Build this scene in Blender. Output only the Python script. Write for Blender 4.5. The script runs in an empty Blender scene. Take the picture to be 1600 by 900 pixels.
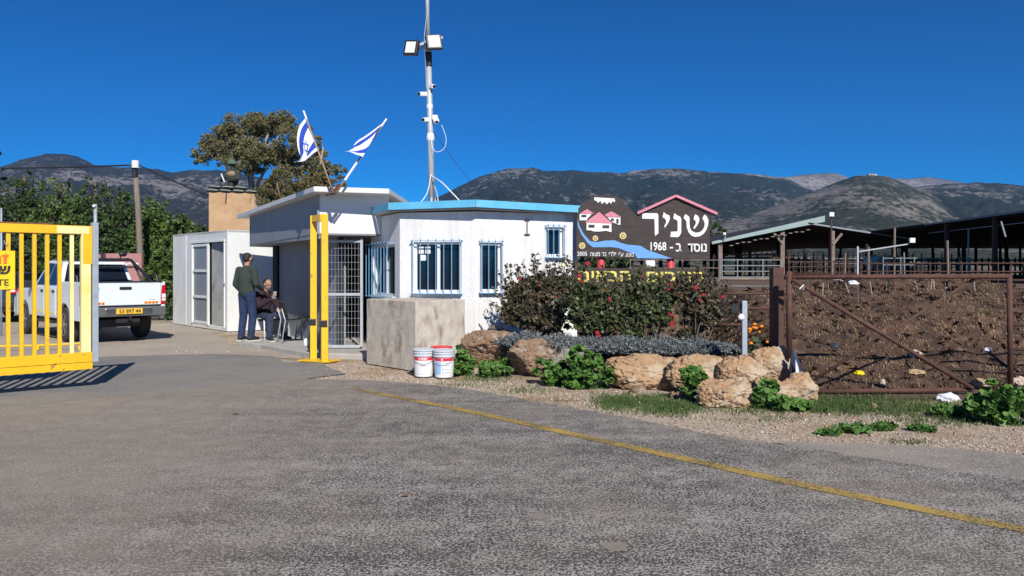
import bpy, bmesh, math, random
import numpy as np
from mathutils import Vector, Matrix, noise
S = bpy.context.scene
COL = S.collection
R = math.radians
rng = random.Random(7)

# ---------------------------------------------------------------- camera, sky, sun
HOR, F, CZ = 422.0, 1250.0, 1.55
cam = bpy.data.objects.new('camera', bpy.data.cameras.new('camera'))
COL.objects.link(cam); S.camera = cam
cam.location = (0, 0, CZ); cam.rotation_euler = (R(90), 0, 0)
cam.data.sensor_width = 36; cam.data.lens = 36*F/1600
cam.data.shift_y = -(450-HOR)/1600
cam.data.clip_start = 0.1; cam.data.clip_end = 60000
SUN = Vector((.37, -1.27, 1.0)).normalized()
W_ = bpy.data.worlds.new('World'); S.world = W_; W_.use_nodes = True
nt = W_.node_tree
sky = nt.nodes.new('ShaderNodeTexSky'); sky.sky_type = 'NISHITA'; sky.sun_disc = False
sky.sun_elevation = math.asin(SUN.z); sky.sun_rotation = math.atan2(SUN.x, SUN.y)
sky.altitude = 3000; sky.air_density = 1.0; sky.dust_density = 0.0; sky.ozone_density = 10.0
gm = nt.nodes.new('ShaderNodeGamma'); gm.inputs[1].default_value = 1.5
tn = nt.nodes.new('ShaderNodeMix'); tn.data_type = 'RGBA'; tn.blend_type = 'MULTIPLY'; tn.inputs[0].default_value = 1; tn.inputs[7].default_value = (.10, .66, .68, 1)
nt.links.new(sky.outputs[0], gm.inputs[0]); nt.links.new(gm.outputs[0], tn.inputs[6]); nt.links.new(tn.outputs[2], nt.nodes['Background'].inputs[0])
nt.nodes['Background'].inputs[1].default_value = 0.05
sl = bpy.data.lights.new('sun', 'SUN'); sl.energy = 5.0; sl.angle = R(.53); sl.color = (1, .95, .87)
so = bpy.data.objects.new('sun', sl); COL.objects.link(so)
so.rotation_euler = SUN.to_track_quat('Z', 'Y').to_euler()
S.view_settings.view_transform = 'Standard'; S.view_settings.look = 'None'
S.view_settings.exposure = 0.25; S.view_settings.gamma = 1
S.cycles.volume_bounces = 0; S.cycles.max_bounces = 6; S.cycles.transparent_max_bounces = 16

# ---------------------------------------------------------------- materials
MATS = {}
def mat(name, c, rough=.7, metal=0, c2=None, sc=4, mix=(.35, .65), bump=0, bsc=30, c3=None, sc3=.7, mix3=(.5, .7),
        spec=.5, tint=None, detail=6, stretch=None, coat=0):
    m = bpy.data.materials.new(name); m.use_nodes = True; MATS[name] = m
    t = m.node_tree; N = t.nodes; L = t.links
    b = N['Principled BSDF']; b.inputs['Roughness'].default_value = rough
    b.inputs['Metallic'].default_value = metal; b.inputs['Specular IOR Level'].default_value = spec
    b.inputs['Coat Weight'].default_value = coat
    tc = N.new('ShaderNodeTexCoord'); vec = tc.outputs['Object']
    if stretch:
        mp = N.new('ShaderNodeMapping'); mp.inputs['Scale'].default_value = stretch
        L.new(vec, mp.inputs[0]); vec = mp.outputs[0]
    col = None
    def nz(scale, det=detail):
        n = N.new('ShaderNodeTexNoise'); n.inputs['Scale'].default_value = scale; n.inputs['Detail'].default_value = det
        n.inputs['Roughness'].default_value = .62
        L.new(vec, n.inputs[0]); return n.outputs[0]
    def ramp(src, lo, hi, a=0, bb=1):
        r = N.new('ShaderNodeMapRange'); r.inputs[1].default_value = lo; r.inputs[2].default_value = hi
        r.inputs[3].default_value = a; r.inputs[4].default_value = bb
        L.new(src, r.inputs[0]); return r.outputs[0]
    def mixc(fac, A, B, kind='MIX'):
        x = N.new('ShaderNodeMix'); x.data_type = 'RGBA'; x.blend_type = kind
        if isinstance(fac, float): x.inputs[0].default_value = fac
        else: L.new(fac, x.inputs[0])
        for s, v in ((6, A), (7, B)):
            if isinstance(v, tuple): x.inputs[s].default_value = (*v, 1)
            else: L.new(v, x.inputs[s])
        return x.outputs[2]
    col = c
    if c2: col = mixc(ramp(nz(sc), *mix), c, c2)
    if c3: col = mixc(ramp(nz(sc3, 4), *mix3), col, c3)
    if tint:   # per-leaf variation stored on the mesh
        at = N.new('ShaderNodeAttribute'); at.attribute_name = 'tint'
        col = mixc(at.outputs['Fac'], col, tint)
    if isinstance(col, tuple): b.inputs['Base Color'].default_value = (*col, 1)
    else: L.new(col, b.inputs['Base Color'])
    if bump:
        bp = N.new('ShaderNodeBump'); bp.inputs['Strength'].default_value = bump; bp.inputs['Distance'].default_value = .06 if name.startswith('rock_') or name == 'heap_soil' else .02
        L.new(nz(bsc), bp.inputs['Height']); L.new(bp.outputs[0], b.inputs['Normal'])
    return m

mat('white_paint', (.78,.79,.78), .55, c2=(.70,.70,.68), sc=3)
mat('container_paint', (.72,.73,.72), .6, c2=(.64,.65,.63), sc=1.4, stretch=(2,2,.6), c3=(.5,.47,.4), sc3=1.1, mix3=(.62,.8), bump=.05)
mat('stucco', (.70,.71,.73), .9, c2=(.62,.63,.65), sc=6, bump=.9, bsc=26, c3=(.56,.55,.53), sc3=1.3, mix3=(.55,.8))
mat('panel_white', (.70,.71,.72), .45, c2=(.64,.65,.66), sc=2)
mat('panel_grey_shaded', (.27,.29,.32), .5, c2=(.23,.25,.28), sc=2)  # white panel greyed to carry the left fascia's shade; corner trim shares it
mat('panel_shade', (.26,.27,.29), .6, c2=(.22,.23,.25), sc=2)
mat('grey_metal', (.40,.45,.50), .5, .2, c2=(.33,.37,.41), sc=9)
mat('door_grey', (.22,.25,.285), .5, .0, c2=(.19,.22,.25), sc=5)
mat('galvanised', (.46,.49,.52), .5, .15, c2=(.38,.41,.44), sc=20)
mat('dark_metal', (.03,.03,.035), .5, .3)
mat('black_plastic', (.018,.018,.02), .45)
mat('rubber', (.022,.021,.02), .85, c2=(.06,.05,.04), sc=9)
mat('blue_trim', (.10,.42,.66), .5, c2=(.13,.48,.72), sc=5, c3=(.30,.40,.45), sc3=6, mix3=(.6,.75))
mat('blue_bar', (.10,.30,.52), .45, c2=(.16,.36,.58), sc=12)
mat('window_frame', (.74,.75,.76), .4)
mat('glass', (.010,.013,.022), .08, spec=.35)
mat('interior_dark', (.03,.03,.035), .9)
mat('yellow_paint', (.84,.50,.012), .38, c2=(.78,.44,.012), sc=2.5, c3=(.34,.19,.06), sc3=13, mix3=(.63,.69), coat=.15)
mat('pale_yellow', (.88,.76,.34), .45, c2=(.84,.66,.18), sc=2.2, mix=(.45,.62))
mat('rust_strip', (.13,.055,.03), .85, c2=(.2,.1,.05), sc=20)
mat('rust', (.070,.032,.024), .8, c2=(.12,.050,.032), sc=14, c3=(.05,.028,.024), sc3=5, bump=.2, bsc=60)
mat('rust_dark', (.062,.034,.028), .8, c2=(.10,.045,.03), sc=10)
mat('concrete', (.55,.50,.43), .92, c2=(.44,.385,.32), sc=7, stretch=(1.3,1.3,.7), c3=(.27,.20,.145), sc3=3.6, mix3=(.55,.72), bump=.6, bsc=30)
mat('concrete_grey', (.36,.37,.37), .92, c2=(.27,.28,.27), sc=3, c3=(.18,.17,.15), sc3=2, mix3=(.55,.7), bump=.3)
mat('slab_concrete', (.42,.40,.37), .9, c2=(.33,.31,.28), sc=3, bump=.2)
mat('plaster_tan', (.50,.33,.19), .92, c2=(.42,.26,.14), sc=3, bump=.35, bsc=10, c3=(.34,.2,.11), sc3=1.4)
mat('rock', (.43,.28,.155), .93, c2=(.28,.16,.085), sc=4, c3=(.47,.37,.26), sc3=3, mix3=(.48,.6), bump=1.0, bsc=20)
mat('rock_brown', (.34,.22,.14), .93, c2=(.22,.14,.09), sc=5, c3=(.42,.34,.26), sc3=4, mix3=(.5,.62), bump=1.0, bsc=18)
mat('rock_grey', (.36,.32,.28), .93, c2=(.24,.2,.17), sc=5, bump=1.0, bsc=18)
mat('sign_wood', (.060,.045,.042), .8, c2=(.038,.028,.026), sc=6, stretch=(1,1,14), c3=(.09,.07,.062), sc3=5, bump=.3)
mat('paint_white_flat', (.83,.83,.82), .7, c2=(.74,.74,.73), sc=15)
mat('paint_pink', (.66,.24,.30), .7, c2=(.58,.2,.26), sc=15)
mat('paint_blue', (.12,.32,.68), .7, c2=(.16,.37,.70), sc=15)
mat('paint_cream', (.72,.62,.30), .7)
mat('paint_brown', (.2,.12,.05), .8)
mat('paint_dark', (.05,.04,.045), .8)
mat('paint_yellow', (.78,.68,.16), .7)
mat('paint_red', (.62,.05,.07), .55, c2=(.52,.04,.06), sc=10)
mat('red_plastic', (.65,.04,.04), .4)
mat('sign_yellow', (.84,.62,.01), .45)
mat('orange_ink', (.85,.16,.02), .6)
mat('black_ink', (.03,.02,.02), .6)
mat('flag_white', (.80,.81,.84), .9)
mat('flag_blue', (.02,.06,.42), .9)
mat('pole_wood', (.42,.30,.20), .8, c2=(.3,.2,.13), sc=20)
mat('tape_white', (.78,.78,.78), .6)
mat('utility_wood', (.24,.20,.165), .9, c2=(.15,.12,.10), sc=6, stretch=(6,6,.5), bump=.5)
mat('car_white', (.74,.79,.82), .28, coat=.6, spec=.5, c2=(.70,.75,.78), sc=2)
mat('car_dark', (.03,.034,.045), .25, coat=.6)
mat('bumper_grey', (.10,.105,.11), .6)
mat('chrome', (.6,.6,.62), .2, 1)
mat('rim', (.38,.36,.33), .4, .7)
mat('lamp_red', (.5,.01,.02), .2, coat=.5)
mat('lamp_white', (.75,.75,.75), .2, coat=.5)
mat('plate_yellow', (.85,.50,.03), .5)
mat('teal_paint', (.25,.6,.6), .5)
mat('skin', (.36,.20,.13), .6)
mat('hair', (.018,.014,.012), .7)
mat('sweater_green', (.035,.050,.040), .95, c2=(.027,.040,.032), sc=30)
mat('jeans', (.012,.024,.075), .9, c2=(.022,.042,.11), sc=9, mix=(.4,.7))
mat('jeans_dark', (.012,.020,.040), .9, c2=(.035,.05,.09), sc=9)
mat('sweater_plum', (.030,.014,.022), .95)
mat('shoe_black', (.02,.02,.022), .6)
mat('shoe_sole', (.7,.7,.68), .6)
mat('chair_white', (.78,.78,.76), .4)
mat('army_green', (.10,.15,.11), .85, c2=(.06,.09,.07), sc=20)
mat('army_dark', (.022,.028,.026), .85, c2=(.04,.045,.035), sc=9)
mat('khaki', (.25,.19,.12), .9)
mat('sandbag', (.045,.06,.055), .95, c2=(.07,.085,.07), sc=14, bump=.5)
mat('sandbag_pale', (.5,.52,.48), .9)
mat('bucket_grey', (.52,.56,.60), .4)
mat('bucket_white', (.78,.79,.80), .4, c2=(.7,.7,.68), sc=12)
mat('label_red', (.62,.03,.06), .45)
mat('label_blue', (.32,.52,.75), .5)
mat('ink_grey', (.25,.25,.3), .6)
mat('led_face', (.75,.76,.72), .3)
mat('bark', (.16,.12,.09), .9, c2=(.10,.075,.055), sc=8, bump=.5)
mat('bark_pale', (.38,.32,.27), .9, c2=(.22,.17,.14), sc=5, bump=.4)
mat('leaf_dark', (.020,.042,.012), .7, tint=(.060,.105,.022))
mat('leaf_bright', (.035,.070,.012), .7, tint=(.105,.165,.025))
mat('leaf_conifer', (.012,.028,.014), .7, tint=(.03,.055,.03))
mat('leaf_euc', (.080,.095,.038), .7, tint=(.20,.165,.072))
mat('leaf_brown', (.065,.060,.022), .8, tint=(.16,.125,.045))
mat('leaf_rose', (.020,.034,.012), .55, tint=(.105,.125,.042))
mat('leaf_rose_brown', (.028,.032,.016), .55, tint=(.125,.095,.052))
mat('leaf_mallow', (.034,.092,.012), .6, tint=(.105,.215,.035))
mat('leaf_grass', (.025,.055,.012), .8, tint=(.085,.14,.03))
mat('leaf_lavender', (.08,.092,.09), .9, tint=(.26,.29,.30))
mat('leaf_marigold', (.03,.05,.02), .8, tint=(.06,.09,.03))
mat('petal_red', (.30,.006,.018), .7)
mat('petal_orange', (.85,.25,.01), .6)
mat('petal_pale', (.75,.70,.30), .6)
mat('heap_soil', (.090,.050,.032), 1, c2=(.036,.021,.016), sc=2.2, c3=(.18,.105,.060), sc3=7, mix3=(.55,.7), bump=1.0, bsc=9)
mat('straw', (.42,.30,.17), .9, tint=(.13,.08,.045))
mat('litter_white', (.72,.74,.78), .6)
mat('litter_blue', (.25,.42,.62), .6)
mat('barn_roof', (.31,.39,.37), .5, .1, c2=(.26,.34,.32), sc=2)
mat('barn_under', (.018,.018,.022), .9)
mat('barn_steel', (.16,.12,.10), .8, c2=(.26,.21,.17), sc=4)
mat('rail_light', (.27,.30,.31), .5, .3)
mat('mud_spot', (.27,.225,.185), .95, c2=(.2,.17,.145), sc=30)
mat('pink_sign', (.42,.20,.19), .8, c2=(.36,.17,.16), sc=3)
mat('cow_hide', (.55,.40,.26), .9, c2=(.75,.70,.62), sc=1.5, mix=(.45,.5))
mat('pebble', (.48,.39,.31), .95, tint=(.33,.25,.19))
mat('cloth_navy', (.03,.04,.07), .6)
mat('ruin_stone', (.42,.37,.30), .95)

def stain_stucco():
    m = MATS['stucco']; t = m.node_tree; N = t.nodes; L = t.links; b = N['Principled BSDF']
    b.inputs['Base Color'].links[0].from_socket
    src = b.inputs['Base Color'].links[0].from_socket
    tc = N.new('ShaderNodeTexCoord'); mp = N.new('ShaderNodeMapping'); mp.inputs['Scale'].default_value = (5, 5, .35); L.new(tc.outputs['Object'], mp.inputs[0])
    n = N.new('ShaderNodeTexNoise'); n.inputs['Scale'].default_value = 1.6; n.inputs['Detail'].default_value = 6; L.new(mp.outputs[0], n.inputs[0])
    r = N.new('ShaderNodeMapRange'); r.inputs[1].default_value = .5; r.inputs[2].default_value = .72; r.inputs[4].default_value = .5; L.new(n.outputs[0], r.inputs[0])
    x = N.new('ShaderNodeMix'); x.data_type = 'RGBA'; L.new(r.outputs[0], x.inputs[0]); L.new(src, x.inputs[6]); x.inputs[7].default_value = (.50,.48,.44,1)
    L.new(x.outputs[2], b.inputs['Base Color'])
mat('stucco', (.78,.785,.78), .9, c2=(.71,.715,.71), sc=6, bump=.5, bsc=26, c3=(.62,.61,.59), sc3=1.3, mix3=(.55,.8))
stain_stucco()
def tree_of(name):
    m = bpy.data.materials.new(name); m.use_nodes = True; MATS[name] = m
    return m, m.node_tree.nodes, m.node_tree.links, m.node_tree.nodes['Principled BSDF']
def nnoise(N, L, vec, scale, det=5, rough=.6):
    n = N.new('ShaderNodeTexNoise'); n.inputs['Scale'].default_value = scale; n.inputs['Detail'].default_value = det
    n.inputs['Roughness'].default_value = rough; L.new(vec, n.inputs[0]); return n.outputs[0]
def nramp(N, L, src, lo, hi, a=0., b=1.):
    r = N.new('ShaderNodeMapRange'); r.inputs[1].default_value = lo; r.inputs[2].default_value = hi
    r.inputs[3].default_value = a; r.inputs[4].default_value = b; L.new(src, r.inputs[0]); return r.outputs[0]
def nmix(N, L, fac, A, B):
    x = N.new('ShaderNodeMix'); x.data_type = 'RGBA'
    if isinstance(fac, (int, float)): x.inputs[0].default_value = fac
    else: L.new(fac, x.inputs[0])
    for s, v in ((6, A), (7, B)):
        if isinstance(v, tuple): x.inputs[s].default_value = (*v, 1)
        else: L.new(v, x.inputs[s])
    return x.outputs[2]
def nmath(N, L, op, a, b):
    x = N.new('ShaderNodeMath'); x.operation = op
    for i, v in enumerate((a, b)):
        if isinstance(v, (int, float)): x.inputs[i].default_value = v
        else: L.new(v, x.inputs[i])
    return x.outputs[0]

# chip-seal asphalt: pale chips, dark binder between them, big worn / dusty patches, wheel tracks
def chip_mat(name, dark, light, dust, scale=62, thr=(.46, .74), patch=(.45, .7), edge=None):
    m, N, L, b = tree_of(name); b.inputs['Roughness'].default_value = .88
    geo = N.new('ShaderNodeNewGeometry'); v = geo.outputs['Position']
    vo = N.new('ShaderNodeTexVoronoi'); vo.inputs['Scale'].default_value = scale; vo.inputs['Randomness'].default_value = 1
    L.new(v, vo.inputs[0])
    big = nnoise(N, L, v, .55, 5); mid = nnoise(N, L, v, 4.5, 4); fine = nnoise(N, L, v, 50, 3, .75)
    grit = nmath(N, L, 'ADD', nramp(N, L, vo.outputs['Distance'], .15, .75, 0, .55), nramp(N, L, fine, .38, .62, 0, .55))
    grit = nmath(N, L, 'ADD', grit, nramp(N, L, mid, .3, .7, -.14, .14))
    mp = N.new('ShaderNodeMapping'); mp.inputs['Rotation'].default_value = (0, 0, R(38)); mp.inputs['Scale'].default_value = (.22, 2.4, 1); L.new(v, mp.inputs[0])
    trk = nnoise(N, L, mp.outputs[0], .8, 4, .55); grit = nmath(N, L, 'ADD', grit, nramp(N, L, trk, .35, .65, -.09, .09))
    fac = nramp(N, L, grit, *thr)
    chip = nmix(N, L, nramp(N, L, vo.outputs['Color'], .1, .9), light, tuple(x*.74 for x in light))
    c = nmix(N, L, fac, chip, dark)
    c = nmix(N, L, nramp(N, L, big, *patch, 0, .42), c, dust)
    if edge:   # drier, dustier ground towards the left verge
        sx = N.new('ShaderNodeSeparateXYZ'); L.new(v, sx.inputs[0])
        e = nramp(N, L, nmath(N, L, 'ADD', sx.outputs[0], nramp(N, L, nnoise(N, L, v, 1.3, 4), .3, .7, -.9, .9)), edge[0], edge[1], .55, 0)
        c = nmix(N, L, e, c, dust)
    L.new(c, b.inputs['Base Color'])
    bp = N.new('ShaderNodeBump'); bp.inputs['Strength'].default_value = .55; bp.inputs['Distance'].default_value = .008
    L.new(nmath(N, L, 'SUBTRACT', 1., fac), bp.inputs['Height']); L.new(bp.outputs[0], b.inputs['Normal'])
    return m
chip_mat('asphalt', (.060,.050,.045), (.43,.395,.355), (.31,.26,.21), scale=80, edge=(-3.4, -1.0))
chip_mat('old_asphalt', (.15,.143,.132), (.27,.26,.245), (.34,.30,.25), scale=90, thr=(.45, .9), patch=(.4, .62))
chip_mat('dusty_track', (.30,.25,.20), (.46,.40,.335), (.50,.42,.335), scale=70, thr=(.5, .95), patch=(.4, .6))
chip_mat('apron', (.20,.175,.15), (.42,.38,.34), (.46,.39,.31), scale=60, thr=(.35, .75), patch=(.42, .62))
def line_mat():
    m, N, L, b = tree_of('line_paint'); b.inputs['Roughness'].default_value = .8
    geo = N.new('ShaderNodeNewGeometry'); v = geo.outputs['Position']
    f = nramp(N, L, nmath(N, L, 'ADD', nnoise(N, L, v, 40, 4, .8), nramp(N, L, nnoise(N, L, v, 1.6, 3), .3, .7, -.10, .10)), .47, .575)
    L.new(nmix(N, L, f, (.43,.29,.07), (.12,.09,.05)), b.inputs['Base Color'])
line_mat()
def ground_mat():
    m, N, L, b = tree_of('ground'); b.inputs['Roughness'].default_value = .95
    geo = N.new('ShaderNodeNewGeometry'); v = geo.outputs['Position']
    vo = N.new('ShaderNodeTexVoronoi'); vo.inputs['Scale'].default_value = 30; L.new(v, vo.inputs[0])
    grav = nmix(N, L, nramp(N, L, vo.outputs['Color'], .1, .9), (.58,.48,.365), (.37,.285,.21))
    grav = nmix(N, L, nramp(N, L, vo.outputs['Distance'], .45, .8), grav, (.15,.11,.085))
    grav = nmix(N, L, nramp(N, L, nnoise(N, L, v, .8, 6), .50, .64), grav, (.29,.195,.125))
    soil = nmix(N, L, nramp(N, L, nnoise(N, L, v, 3, 6), .4, .65), (.14,.085,.055), (.085,.05,.034))
    green = nmix(N, L, nramp(N, L, nnoise(N, L, v, .05, 6), .4, .62), (.075,.085,.04), (.16,.135,.08))
    a = N.new('ShaderNodeAttribute'); a.attribute_name = 'zone'
    sp = N.new('ShaderNodeSeparateXYZ'); L.new(a.outputs['Vector'], sp.inputs[0])
    wob = nramp(N, L, nnoise(N, L, v, 2.2, 5), .3, .7, -.3, .3)
    c = nmix(N, L, nramp(N, L, nmath(N, L, 'ADD', sp.outputs[0], wob), .35, .65), grav, soil)
    c = nmix(N, L, nramp(N, L, sp.outputs[1], .3, .7), c, green)
    L.new(c, b.inputs['Base Color'])
    bp = N.new('ShaderNodeBump'); bp.inputs['Strength'].default_value = .8; bp.inputs['Distance'].default_value = .015
    L.new(nnoise(N, L, v, 22, 5), bp.inputs['Height']); L.new(bp.outputs[0], b.inputs['Normal'])
ground_mat()
def hill_mat(name, scrub, scrub2, stone, lo, hi, fs=.02):
    m, N, L, b = tree_of(name); b.inputs['Roughness'].default_value = 1; b.inputs['Specular IOR Level'].default_value = .1
    geo = N.new('ShaderNodeNewGeometry'); v = geo.outputs['Position']
    mp = N.new('ShaderNodeMapping'); mp.inputs['Scale'].default_value = (1, .35, 1.6); L.new(v, mp.inputs[0]); v = mp.outputs[0]
    big = nnoise(N, L, v, fs*.11, 5, .55); dots = nnoise(N, L, v, fs*1.2, 5, .7); fine = nnoise(N, L, v, fs*3.2, 3, .75)
    s = nmath(N, L, 'ADD', nmath(N, L, 'MULTIPLY', big, .8), nmath(N, L, 'MULTIPLY', dots, .75))
    s = nmath(N, L, 'ADD', s, nmath(N, L, 'MULTIPLY', fine, .45))
    c = nmix(N, L, nramp(N, L, fine, .4, .62), scrub, scrub2)
    L.new(nmix(N, L, nramp(N, L, s, lo, hi), c, stone), b.inputs['Base Color'])
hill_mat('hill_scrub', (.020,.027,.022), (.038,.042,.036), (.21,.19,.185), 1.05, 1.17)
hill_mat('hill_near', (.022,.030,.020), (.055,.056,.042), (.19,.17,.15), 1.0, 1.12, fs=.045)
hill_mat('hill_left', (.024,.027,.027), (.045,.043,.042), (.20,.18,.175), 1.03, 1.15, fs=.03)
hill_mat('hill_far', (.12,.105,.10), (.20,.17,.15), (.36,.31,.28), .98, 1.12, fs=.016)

# ---------------------------------------------------------------- mesh helpers
class MB:
    def __init__(s): s.v = []; s.f = []
    def add(s, vs, fs):
        k = len(s.v); s.v += [tuple(p) for p in vs]; s.f += [tuple(i+k for i in q) for q in fs]; return s
    def box(s, c, d, rz=0, M=None):
        x, y, z = d[0]/2, d[1]/2, d[2]/2
        vs = [Vector((a*x, b*y, e*z)) for e in (-1, 1) for b in (-1, 1) for a in (-1, 1)]
        Q = M or Matrix.Rotation(rz, 3, 'Z')
        vs = [Q @ p + Vector(c) for p in vs]
        return s.add(vs, [(0,2,3,1),(4,5,7,6),(0,1,5,4),(2,6,7,3),(0,4,6,2),(1,3,7,5)])
    def bar(s, p, q, w, h=None, up=(0,0,1)):
        p, q = Vector(p), Vector(q); h = h or w; d = (q-p); l = d.length; d.normalize()
        u = Vector(up)
        if abs(d.dot(u)) > .95: u = Vector((0,1,0)) if abs(d.y) < .9 else Vector((1,0,0))
        a = d.cross(u).normalized(); b = a.cross(d)
        M = Matrix((a, d, b)).transposed()
        return s.box((p+q)/2, (w, l, h), M=M)
    def tube(s, pts, rs, n=10, cap=True):
        pts = [Vector(p) for p in pts]
        if not isinstance(rs, (list, tuple)): rs = [rs]*len(pts)
        k = len(s.v); prev = None
        for i, p in enumerate(pts):
            d = (pts[min(i+1, len(pts)-1)] - pts[max(i-1, 0)]).normalized()
            if prev is None:
                a = d.orthogonal().normalized()
            else:
                a = (prev - d*prev.dot(d)).normalized()
            prev = a; b = d.cross(a)
            for j in range(n):
                t = 2*math.pi*j/n; s.v.append(tuple(p + (a*math.cos(t)+b*math.sin(t))*rs[i]))
        for i in range(len(pts)-1):
            for j in range(n):
                s.f.append((k+i*n+j, k+i*n+(j+1)%n, k+(i+1)*n+(j+1)%n, k+(i+1)*n+j))
        if cap:
            s.f.append(tuple(k+j for j in reversed(range(n)))); s.f.append(tuple(k+(len(pts)-1)*n+j for j in range(n)))
        return s
    def lathe(s, prof, c=(0,0,0), n=32):
        k = len(s.v); m = len(prof)
        for r, z in prof:
            for j in range(n):
                t = 2*math.pi*j/n; s.v.append((c[0]+r*math.cos(t), c[1]+r*math.sin(t), c[2]+z))
        for i in range(m-1):
            for j in range(n): s.f.append((k+i*n+j, k+i*n+(j+1)%n, k+(i+1)*n+(j+1)%n, k+(i+1)*n+j))
        s.f.append(tuple(k+j for j in reversed(range(n)))); s.f.append(tuple(k+(m-1)*n+j for j in range(n)))
        return s
    def prism(s, poly, off):   # polygon of 3D points extruded by vector off
        n = len(poly); o = Vector(off); k = len(s.v)
        s.v += [tuple(p) for p in poly] + [tuple(Vector(p)+o) for p in poly]
        s.f.append(tuple(k+i for i in range(n))); s.f.append(tuple(k+n+i for i in reversed(range(n))))
        for i in range(n): s.f.append((k+i, k+(i+1)%n, k+n+(i+1)%n, k+n+i)[::-1])
        return s
    def ball(s, c, r, n=10, rot=None):
        if not isinstance(r, (list, tuple)): r = (r, r, r)
        vs = []; fs = []
        for i in range(n+1):
            th = math.pi*i/n
            for j in range(2*n):
                ph = math.pi*j/n; p = Vector((r[0]*math.sin(th)*math.cos(ph), r[1]*math.sin(th)*math.sin(ph), r[2]*math.cos(th)))
                if rot: p = rot @ p
                vs.append(p + Vector(c))
        m = 2*n
        for i in range(n):
            for j in range(m): fs.append((i*m+j, (i+1)*m+j, (i+1)*m+(j+1)%m, i*m+(j+1)%m))
        return s.add(vs, fs)
    def cap(s, p, q, r0, r1, n=12):   # tapered capsule
        p, q = Vector(p), Vector(q); d = (q-p).normalized(); pts = []; rs = []
        for i in range(5):
            t = (i+.15)/5*math.pi/2; pts.append(p - d*r0*math.cos(t)); rs.append(r0*math.sin(t))
        pts += [p, q]; rs += [r0, r1]
        for i in reversed(range(5)):
            t = (i+.15)/5*math.pi/2; pts.append(q + d*r1*math.cos(t)); rs.append(r1*math.sin(t))
        return s.tube(pts, rs, n)

WL = {}      # world location of every object that holds children
def finish(name, me, m, parent=None, world=True, smooth=False):
    if m: me.materials.append(MATS[m] if isinstance(m, str) else m)
    if smooth: me.polygons.foreach_set('use_smooth', [True]*len(me.polygons))
    o = bpy.data.objects.new(name, me); COL.objects.link(o)
    if parent is not None: o.parent = parent
    WL[o.name] = WL[parent.name] if parent is not None else Vector((0,0,0))
    return o
def build(name, mb, m, parent=None, bevel=0, smooth=False, fix=True, seg=2):
    off = WL[parent.name] if parent is not None else Vector((0,0,0))
    me = bpy.data.meshes.new(name)
    me.from_pydata([tuple(Vector(p)-off) for p in mb.v], [], mb.f); me.update()
    if fix:
        bm = bmesh.new(); bm.from_mesh(me); bmesh.ops.recalc_face_normals(bm, faces=bm.faces)
        big = [f for f in bm.faces if len(f.verts) > 4]
        if big: bmesh.ops.triangulate(bm, faces=big)
        bm.to_mesh(me); bm.free()
    o = finish(name, me, m, parent, smooth=smooth)
    if bevel:
        b = o.modifiers.new('bevel', 'BEVEL'); b.width = bevel; b.segments = seg; b.limit_method = 'ANGLE'; b.angle_limit = R(40)
    return o
def recenter(o, c):    # give a one-mesh thing its base as origin
    c = Vector(c); o.data.transform(Matrix.Translation(-c)); o.location = c; WL[o.name] = c; return o
def tag(o, label=None, cat=None, group=None, kind=None):
    if label: o['label'] = label
    if cat: o['category'] = cat
    if group: o['group'] = group
    if kind: o['kind'] = kind
    return o
def thing(name, loc, label, cat, group=None, rz=None):
    o = bpy.data.objects.new(name, None); COL.objects.link(o); o.location = loc; o.empty_display_size = .2
    WL[o.name] = Vector(loc)
    if rz is not None:      # children are given in the thing's own coordinates
        o.rotation_euler = (0,0,rz); WL[o.name] = Vector((0,0,0))
    return tag(o, label, cat, group)
def copy_tree(o, parent=None):
    c = o.copy(); COL.objects.link(c)
    if parent is not None: c.parent = parent
    for ch in list(o.children): copy_tree(ch, c)
    return c
def PX(px, py, D): return Vector(((px-800)/F*D, D, CZ+(HOR-py)/F*D))
def GX(px, D): return (px-800)/F*D
def ss(a, b, x): t = min(1, max(0, (x-a)/(b-a))); return t*t*(3-2*t)
def fbm(x, y, z=0, o=4):
    s = 0; a = 1
    for i in range(o): s += a*noise.noise((x, y, z)); x *= 2.03; y *= 2.03; z *= 2.03; a *= .5
    return s
def arr_mesh(name, V, n, m, parent=None, tint=None, off=None):
    """many separate n-gons, V = (count*n,3)"""
    V = np.asarray(V, dtype=np.float32)
    o_ = off if off is not None else (WL[parent.name] if parent is not None else Vector((0,0,0)))
    V = V - np.array(o_, dtype=np.float32)
    k = len(V)//n; me = bpy.data.meshes.new(name)
    me.vertices.add(len(V)); me.vertices.foreach_set('co', V.ravel())
    me.loops.add(len(V)); me.loops.foreach_set('vertex_index', np.arange(len(V), dtype=np.int32))
    me.polygons.add(k); me.polygons.foreach_set('loop_start', np.arange(0, len(V), n, dtype=np.int32))
    me.polygons.foreach_set('loop_total', np.full(k, n, dtype=np.int32)); me.update(calc_edges=True)
    if tint is not None:
        a = me.attributes.new('tint', 'FLOAT', 'POINT'); a.data.foreach_set('value', np.repeat(tint, n).astype(np.float32))
    return finish(name, me, m, parent)
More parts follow.
